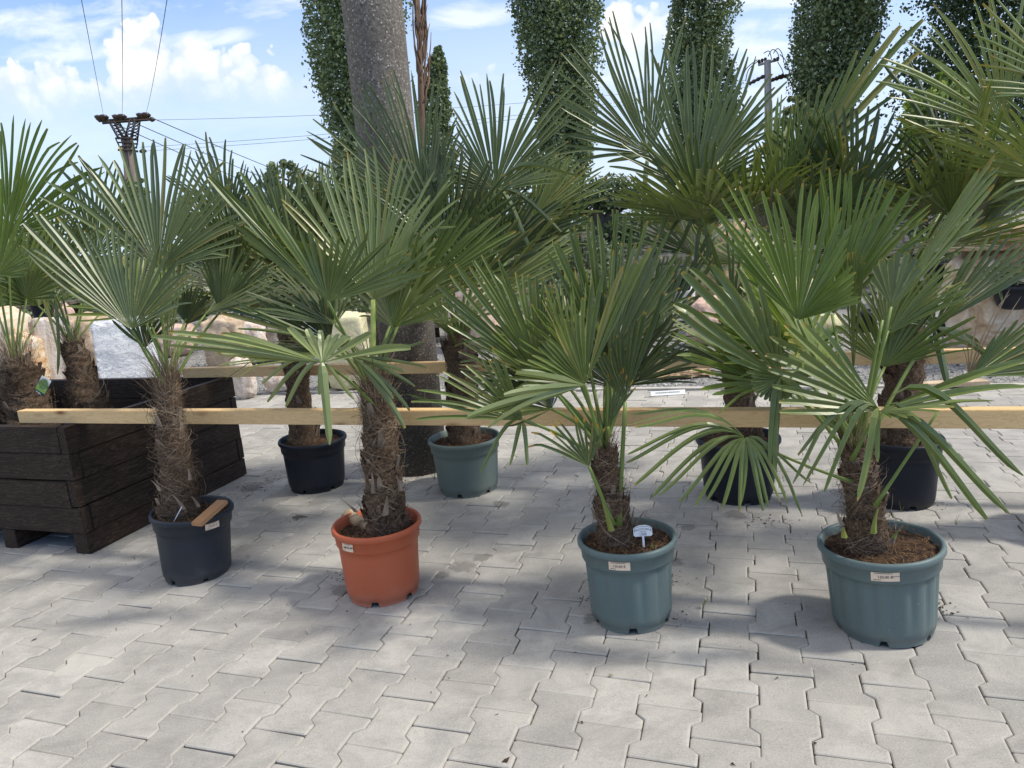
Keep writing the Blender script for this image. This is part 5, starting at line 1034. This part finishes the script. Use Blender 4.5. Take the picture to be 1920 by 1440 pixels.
# dry stone wall
def dry_wall():
    rnd = random.Random(8); Y = 10.5; a, b_ = at(1060, 560, Y), at(1720, 500, Y); r = empty('dry_stone_wall', ((a.x+b_.x)/2, Y, 0)); tag(r, 'grey tan dry stone wall far behind the middle palms', 'stone wall')
    b = MB(); L = b_.x-a.x; z = 0
    while z < 1.15:
        h = rnd.uniform(.10, .18); x = -L/2
        while x < L/2:
            w_ = rnd.uniform(.18, .5); d = rnd.uniform(-.03, .03); b.box(x+.008, x+w_-.008, d-.2, .2, z+.005+rnd.uniform(0, .015), z+h-.005, None, .025); x += w_
        z += h
    b.build('stonework', SM['wall'], r)
dry_wall()

# ------------------------------------------------------------------ trees
def crown_profile(rows, Y): 
    out_ = []
    for py, xl, xr in rows:
        a, c_ = at(xl, py, Y), at(xr, py, Y); out_.append(((a.z+c_.z)/2, (a.x+c_.x)/2, (c_.x-a.x)/2))
    return sorted(out_)
def prof_at(pr, z):
    if z <= pr[0][0]: return pr[0][1:]
    for i in range(len(pr)-1):
        if z <= pr[i+1][0]:
            f = (z-pr[i][0])/(pr[i+1][0]-pr[i][0]); return pr[i][1]*(1-f)+pr[i+1][1]*f, pr[i][2]*(1-f)+pr[i+1][2]*f
    return pr[-1][1:]
def poplar(label, rows, Y, n, seed, mat='poplar', s=.17, name='poplar_tree', upright=True, group='tall poplars behind the nursery', cl=150, trunk=True):
    rd = random.Random(seed); pr = crown_profile(rows, Y); z0, z1 = pr[0][0], pr[-1][0]; bx = prof_at(pr, z0)[0]
    r = empty(name, (bx, Y, 0)); tag(r, label, 'tree', group); b = MB()
    cls = []
    for i in range(cl):
        z = z0+(z1-z0)*rd.random(); cx, R = prof_at(pr, z); a = rd.uniform(0, 6.283); q = R*rd.uniform(.3, .93)*rd.uniform(.85, 1.06); cls.append((Vector((cx-bx+math.cos(a)*q, math.sin(a)*q, z)), R*rd.uniform(.16, .34)))
    for i in range(n):
        c, cr = cls[int(rd.random()**1.15*len(cls))]; d = Vector((rd.gauss(0, 1), rd.gauss(0, 1), rd.gauss(0, 1))).normalized()*cr*rd.uniform(.3, 1.1)
        if upright: d.z *= 2.0; d *= .85
        if upright and rd.random() < .38:
            zq = z0+(z1-z0)*rd.random(); cx, R = prof_at(pr, zq); aq = rd.uniform(0, 6.283); qq = R*math.sqrt(rd.random())*.90*(1+.10*noise.noise(Vector((aq*2, zq*1.3, seed)))); c = Vector((cx-bx+math.cos(aq)*qq, math.sin(aq)*qq, zq)); d = Vector((0, 0, 0))
        p = c+d; a = Vector((rd.gauss(0, 1), rd.gauss(0, 1), rd.gauss(0, 1))).normalized(); e = a.cross(Vector((rd.gauss(0, 1), rd.gauss(0, 1), rd.gauss(0, 1)))).normalized(); q = s*rd.uniform(.5, 1.25); g = rd.random()
        b.add([p-a*q*.5, p+e*q*.38, p+a*q*.5, p-e*q*.38], [(0, 1, 2, 3)], False, [(.5, g, .5, 1)]*4)
    b.build('crown', MAT[mat], r, attr='leaf')
    t = MB(); Rm = max(q_[2] for q_ in pr); rk = min(1.0, .02+Rm*.30); t.tube([(0, 0, -.2)]+[(prof_at(pr, z)[0]-bx+rd.gauss(0, .05), 0, z) for z in [z0+(z1-z0)*k/6 for k in range(0, 6)]], [k_*rk for k_ in (.30, .25, .21, .17, .13, .09, .05)], 8)
    for i in range(16):
        z = z0+(z1-z0)*(i/18.0); cx, R = prof_at(pr, z); a = rd.uniform(0, 6.28); zz = min(z1, z+R*1.6)
        if upright: t.tube([(cx-bx, 0, z), (cx-bx+math.cos(a)*R*.45, math.sin(a)*R*.45, z+R*.6), (cx-bx+math.cos(a)*R*.7, math.sin(a)*R*.7, zz)], [.09*rk, .06*rk, .02*rk], 5)
        else: t.tube([(cx-bx, 0, z), (cx-bx+math.cos(a)*R*.6, math.sin(a)*R*.6, z+R*.3)], [.09*rk, .02*rk], 5)
    if trunk: t.build('trunk', MAT['bark'], r)
    return r
poplar('dark poplar directly behind the concrete pole', [(-260, 560, 740), (-100, 556, 770), (0, 556, 768), (90, 560, 768), (150, 588, 766), (200, 604, 765), (260, 612, 762), (330, 625, 755), (400, 660, 735)], 34, 60000, 1, s=.16, cl=380)
poplar('short young poplar right of the concrete pole', [(88, 815, 828), (130, 792, 842), (200, 785, 850), (270, 790, 848), (340, 800, 842), (400, 810, 835)], 32, 12000, 2, s=.15, cl=90)
poplar('wide pair of poplars in the middle of the row', [(-300, 940, 1150), (-120, 935, 1160), (0, 948, 1145), (60, 955, 1140), (100, 960, 1130), (150, 975, 1128), (200, 992, 1128), (260, 1002, 1122), (330, 1010, 1105), (390, 1030, 1080)], 36, 68000, 3, s=.165, cl=420)
poplar('poplar with loose open sides right of the middle', [(-260, 1270, 1380), (-100, 1255, 1395), (0, 1255, 1392), (60, 1245, 1382), (130, 1240, 1378), (200, 1248, 1395), (270, 1240, 1392), (330, 1250, 1380), (390, 1280, 1350)], 38, 54000, 4, s=.165, cl=340)
poplar('broad poplar between the distant utility pole and the dark tree', [(-260, 1500, 1720), (-100, 1490, 1710), (0, 1492, 1672), (60, 1475, 1660), (110, 1470, 1640), (160, 1480, 1625), (220, 1500, 1600), (290, 1510, 1585), (360, 1530, 1570)], 34, 68000, 5, s=.16, cl=420)
poplar('big dark broad crowned tree at the upper right', [(-330, 1790, 2000), (-160, 1740, 2120), (0, 1735, 2180), (60, 1702, 2200), (120, 1685, 2210), (200, 1690, 2200), (280, 1710, 2180), (360, 1760, 2120)], 30, 75000, 6, 'broadleaf', .18, 'broadleaf_tree', False, None, 420)
poplar('small light green tree at the foot of the distant utility pole', [(178, 1480, 1498), (205, 1462, 1520), (250, 1450, 1540), (320, 1440, 1560), (390, 1450, 1550)], 26, 4500, 7, 'olive', .16, 'small_tree', False, None, 60)
poplar('fresh yellow green bush in front of the dark tree', [(132, 1752, 1775), (160, 1722, 1800), (210, 1690, 1830), (280, 1670, 1860), (360, 1680, 1850), (420, 1700, 1840)], 13, 5200, 8, 'fresh', .10, 'bush', False, None, 60)
poplar('olive tree below the left utility pole', [(338, 232, 268), (360, 218, 285), (400, 210, 290), (450, 215, 280)], 14, 2600, 9, 'olive', .085, 'olive_tree', False, 'olive trees behind the palms', 30)
poplar('olive tree between the left palm and the orange pot palm', [(368, 330, 372), (395, 322, 392), (440, 320, 400), (490, 330, 390)], 13, 2600, 10, 'olive', .085, 'olive_tree', False, 'olive trees behind the palms', 30)
poplar('olive tree left of the concrete pole behind the rear palm', [(306, 500, 560), (330, 478, 600), (380, 470, 610), (450, 480, 600)], 14, 4200, 11, 'olive', .09, 'olive_tree', False, 'olive trees behind the palms', 40)
poplar('olive tree at the left foot of the concrete pole', [(262, 622, 660), (300, 612, 700), (350, 605, 720), (420, 615, 710)], 14, 4200, 12, 'olive', .09, 'olive_tree', False, 'olive trees behind the palms', 40)
poplar('olive tree under the middle poplars', [(282, 1000, 1040), (310, 950, 1080), (360, 930, 1110), (410, 940, 1100)], 15, 5200, 13, 'olive', .09, 'olive_tree', False, 'olive trees behind the palms', 50)
poplar('rounded shrub at the far left edge', [(420, -20, 60), (450, -40, 110), (500, -40, 130)], 12, 3000, 14, 'olive', .08, 'shrub', False, None, 30)
poplar('dark green shrub behind the right palms', [(330, 1560, 1640), (370, 1500, 1700), (430, 1480, 1740), (480, 1490, 1730)], 12, 4200, 15, 'pineleaf', .09, 'shrub', False, None, 40)
poplar('low shrub with pale leaves left of the stone table', [(385, 1700, 1760), (410, 1690, 1790), (460, 1690, 1790)], 9, 2400, 16, 'grey_leaf', .06, 'shrub', False, None, 24)
poplar('rosy leaved low shrub before the dry stone wall', [(455, 1000, 1180), (480, 990, 1200), (520, 990, 1200), (560, 1000, 1190)], 9, 4200, 17, 'grey_leaf', .06, 'shrub', False, None, 40)
# bare, dead young tree with upright twigs
def bare_tree():
    Y = 31; rd = random.Random(31); r = empty('bare_tree', (at(795, 400, Y).x, Y, 0)); tag(r, 'bare dead poplar with reddish upright twigs beside the concrete pole', 'tree'); b = MB(); bx = r.location.x
    def P(x, y, dy=0): 
        p = at(x, y, Y); return Vector((p.x-bx, dy, p.z))
    b.tube([Vector((0, 0, 0)), P(793, 330), P(790, 200), P(787, 90), P(783, 0), P(781, -80)], [.19, .16, .13, .11, .09, .05], 8)
    for i in range(26):
        y0 = rd.uniform(20, 240); s = rd.choice((-1, 1)); x0 = 784+(y0/25); w_ = rd.uniform(5, 17)*s; L = rd.uniform(70, 190); pts = []
        for k in range(7):
            t = k/6; pts.append(P(x0+w_*(1-math.exp(-3*t))+rd.gauss(0, 1.0), y0-L*t, rd.gauss(0, .1)+s*.3*t))
        b.tube(pts, [.05, .04, .035, .03, .025, .02, .012], 4)
    b.build('trunk', MAT['bark_red'], r)
bare_tree()
# cloud pruned bonsai with dark twisted trunk
def bonsai():
    Y = 9.5; r = empty('bonsai_tree', (at(1132, 470, Y).x, Y, 0)); tag(r, 'cloud pruned bonsai pine with dark forked trunk', 'tree'); bx = r.location.x; rd = random.Random(77)
    def P(x, y, dy=0): p = at(x, y, Y); return Vector((p.x-bx, dy, p.z))
    t = MB(); t.tube([Vector((0, 0, 0)), P(1130, 450), P(1128, 415), P(1118, 400), P(1122, 380)], [.11, .10, .09, .07, .04], 8); t.tube([P(1130, 425), P(1150, 398), P(1165, 388), P(1190, 380)], [.08, .07, .05, .03], 8); t.tube([P(1122, 405), P(1095, 395), P(1075, 390)], [.06, .045, .02], 6)
    t.build('trunk', MAT['bark'], r); b = MB()
    for (x, y, rx, rz) in ((1145, 350, .42, .17), (1190, 372, .32, .14), (1100, 372, .34, .15), (1165, 425, .30, .12), (1180, 450, .28, .12), (1070, 395, .25, .12), (1150, 382, .30, .1)):
        blob(b, P(x, y, rd.uniform(-.2, .2)), Vector((rx, rx*.8, rz)), 900, .06, rd, .3)
    b.build('crown', MAT['pineleaf'], r, attr='leaf')
bonsai()
def potted_bonsai(px, py, Y, label, seed):
    r = empty('small_bonsai', (at(px, py, Y).x, Y, 0)); tag(r, label, 'tree', 'small pruned trees in the display garden'); rd = random.Random(seed); z = at(px, py, Y).z; t = MB()
    t.tube([(0, 0, 0), (.08, 0, z*.4), (-.05, 0, z*.7), (.02, 0, z)], [.06, .05, .04, .02], 7); t.build('trunk', MAT['bark'], r); b = MB()
    for i in range(5): blob(b, Vector((rd.uniform(-.4, .4), rd.uniform(-.3, .3), z+rd.uniform(-.35, .2))), Vector((.3, .3, .14)), 500, .06, rd, .3)
    b.build('crown', MAT['pineleaf'], r, attr='leaf')
potted_bonsai(430, 480, 10, 'small pruned tree seen between the left palms', 1)
potted_bonsai(1010, 420, 11, 'small pruned tree left of the forked bonsai', 2)
potted_bonsai(1460, 420, 11, 'small pruned tree behind the nearest palm', 3)
potted_bonsai(190, 500, 11, 'small pruned tree behind the marble block', 4)
# distant hedge and fields
def treeline():
    b = MB(); rd = random.Random(12)
    for i in range(620):
        x = rd.uniform(-75, 75); y = rd.uniform(62, 72); h = rd.uniform(1.8, 3.6); blob(b, Vector((x, y, h*.45)), Vector((rd.uniform(1.2, 2.6), 1.5, h*.55)), 90, .5, rd, .4)
    tag(b.build('distant_hedge', MAT['pineleaf'], attr='leaf'), 'distant hedge and bushes along the far edge of the nursery', kind='stuff')
    b = MB()
    for i in range(150):
        x = rd.uniform(-16, 16); y = rd.uniform(14, 22); h = rd.uniform(.5, 1.3); blob(b, Vector((x, y, h*.45)), Vector((rd.uniform(.3, .7), .5, h*.55)), 120, .12, rd, .4)
    tag(b.build('garden_shrubbery', MAT['grey_leaf'], attr='leaf'), 'mixed low shrubbery behind the display stones', kind='stuff')
treeline()
def near_shrubs():
    rd = random.Random(44); b = MB()
    for i in range(110):
        x = rd.uniform(-10, 10); y = rd.uniform(10.8, 13.5); h = rd.uniform(.7, 1.75); c = Vector((x, y, h*.5))
        for k in range(3): blob(b, c+Vector((rd.gauss(0, .2), rd.gauss(0, .2), rd.gauss(0, .15))), Vector((rd.uniform(.2, .45), .3, h*.4)), 130, .075, rd, .3)
    tag(b.build('nursery_shrubs', MAT['olive'], attr='leaf'), 'mass of mixed nursery shrubs at middle distance behind the stones', kind='stuff')
    b = MB()
    for i in range(260):
        p = Vector((rd.uniform(-6, 6), rd.uniform(10.4, 10.8), rd.uniform(.4, 1.2))); q = .02; b.add([p+Vector((-q, 0, 0)), p+Vector((0, 0, -q)), p+Vector((q, 0, 0)), p+Vector((0, 0, q))], [(0, 1, 2, 3)])
    tag(b.build('flowers', simple('pink_petals', [(.55, .12, .16), (.7, .3, .35)], 9, .6)), 'small pink and red blossoms among the nursery shrubs', kind='stuff')
near_shrubs()

# ------------------------------------------------------------------ utility poles and wires
def left_pole():
    Y = 32; r = empty('utility_pole', (at(250, 420, Y).x, Y, 0)); tag(r, 'twin legged concrete utility pole with lattice head at the left', 'utility pole', None); bx = r.location.x
    def P(x, y, dy=0): p = at(x, y, Y); return Vector((p.x-bx, dy, p.z))
    for a, e in ((P(234, 258), P(245, 480)), (P(242, 258), P(268, 480))):
        e.z = 0; l = MB(); l.tube([a, a.lerp(e, .5), e], [.13, .17, .21], 14); l.build('leg', MAT['conc_brown'], r)
    c = MB()
    c.tube([P(185, 227), P(279, 220)], .055, 6); c.tube([P(185, 229, .3), P(279, 222, .3)], .05, 6); c.build('crossarm', MAT['metal_dark'], r)
    t = MB()
    def lattice(a0, a1, b0, b1, n=6):
        t.tube([a0, b0], .035, 5); t.tube([a1, b1], .035, 5)
        for k in range(n):
            f, g = k/n, (k+1)/n; t.tube([a0.lerp(b0, f), a1.lerp(b1, g)], .022, 4); t.tube([a1.lerp(b1, f), a0.lerp(b0, g)], .022, 4)
    for dy in (-.15, .3):
        lattice(P(207, 228, dy), P(217, 228, dy), P(226, 262, dy), P(238, 262, dy)); lattice(P(247, 225, dy), P(256, 224, dy), P(237, 262, dy), P(251, 262, dy))
        t.tube([P(220, 260, dy), P(252, 260, dy)], .04, 5); t.tube([P(223, 268, dy), P(252, 268, dy)], .035, 5); t.tube([P(226, 276, dy), P(250, 275, dy)], .04, 5); t.tube([P(225, 282, dy), P(252, 282, dy)], .05, 5)
        t.tube([P(220, 260, dy), P(228, 277, dy)], .03, 4); t.tube([P(252, 260, dy), P(249, 277, dy)], .03, 4)
    t.build('lattice_frame', MAT['metal_dark'], r)
    for x, y in ((186, 220), (195, 219), (219, 219), (229, 218), (264, 216), (274, 215)):
        i = MB(); i.tube([P(x, y+7), P(x, y+2), P(x, y-1), P(x, y-4)], [.08, .17, .20, .10], 10); i.build('insulator', MAT['ceramic'], r)
    for x0, y0, x1, y1 in ((280, 224, 290, 224), (262, 284, 274, 283)):
        i = MB(); i.tube([P(x0, y0), P((x0*2+x1)/3, (y0*2+y1)/3), P((x0+x1*2)/3, (y0+y1*2)/3), P(x1, y1)], [.05, .10, .10, .05], 8); i.build('insulator', MAT['ceramic'], r)
    return r, P
r1, PL_ = left_pole()
def right_pole():
    Y = 36; r = empty('utility_pole', (at(1442, 380, Y).x, Y, 0)); tag(r, 'slim grey utility pole with looping jumper wires between two poplars', 'utility pole', None); bx = r.location.x
    def P(x, y, dy=0): p = at(x, y, Y); return Vector((p.x-bx, dy, p.z))
    b_ = P(1443, 380); b_.z = 0; s = MB(); s.tube([P(1439, 113), P(1441, 240), b_], [.15, .18, .22], 14); s.build('shaft', MAT['conc_grey'], r)
    c = MB(); c.tube([P(1422, 122), P(1440, 117), P(1460, 112)], .06, 6); c.tube([P(1425, 118), P(1432, 112), P(1440, 115)], .03, 5); c.build('crossarm', MAT['conc_grey'], r)
    for x0, y0, x1, y1 in ((1405, 157, 1438, 140), (1444, 152, 1468, 141), (1448, 150, 1482, 140), (1460, 144, 1476, 143)):
        i = MB(); n = 9; i.tube([P(x0+(x1-x0)*k/(n-1), y0+(y1-y0)*k/(n-1)) for k in range(n)], [.06 if k % 2 else .10 for k in range(n)], 8); i.build('insulator', MAT['ceramic'], r)
    for x, y in ((1423, 112), (1429, 110), (1435, 108), (1452, 109), (1458, 107)):
        i = MB(); i.tube([P(x, y+7), P(x, y+3), P(x, y)], [.05, .08, .05], 8); i.build('insulator', MAT['ceramic'], r)
    for pts in (((1420, 112), (1400, 128), (1391, 150)), ((1422, 114), (1404, 130), (1398, 152)), ((1432, 100), (1442, 96), (1447, 112)), ((1440, 106), (1448, 93), (1457, 98), (1461, 110)), ((1450, 100), (1458, 91), (1466, 100), (1470, 118)), ((1458, 116), (1466, 130), (1470, 142)), ((1462, 102), (1472, 112), (1478, 128))):
        j = MB(); q = [P(*p) for p in pts]; j.tube([catmull(q, t/14) for t in range(15)], .02, 4); j.build('jumper_wire', MAT['wire'], r)
    return r, P
def catmull(P, t):
    n = len(P)-1; x = min(t*n, n-1e-6); i = int(x); f = x-i; p0, p1, p2, p3 = P[max(0, i-1)], P[i], P[i+1], P[min(n, i+2)]
    return .5*((2*p1)+(p2-p0)*f+(2*p0-5*p1+4*p2-p3)*f*f+(3*p1-p0-3*p2+p3)*f**3)
r2, PR_ = right_pole()
def wire(label, a, b_, sag, rad=.008, group='power lines'):
    w_ = MB(); n = 28; w_.tube([a.lerp(b_, t/n)-Vector((0, 0, sag*4*(t/n)*(1-t/n))) for t in range(n+1)], rad, 5); tag(w_.build('power_line', MAT['wire']), label, 'power line', group)
for i, (x0, y0, x1, y1, nm) in enumerate(((194, 216, 148, -25, 'left'), (229, 215, 228, -25, 'middle'), (274, 212, 317, -25, 'right'))):
    wire('overhead wire running from the %s insulator of the left pole up over the camera' % nm, at(x0, y0, 32), at(x1, y1, 12), .1, .0065)
wire('uppermost wire running right from the crossarm of the left pole', at(290, 225, 32), at(1400, 150, 38), .35)
wire('upper one of the two wires leaving the lower arm of the left pole', at(262, 276, 32), at(1402, 156, 38), .35)
wire('lower one of the two wires leaving the lower arm of the left pole', at(274, 283, 32), at(1405, 162, 38), .35)
for i, (x0, y0, x1, y1, nm) in enumerate(((194, 222, 720, 430, 'lowest'), (229, 220, 760, 420, 'middle'), (278, 218, 800, 410, 'highest'))):
    wire('%s of the three wires descending to the right behind the left pole' % nm, at(x0, y0, 32), at(x1, y1, 90), .6, .02)
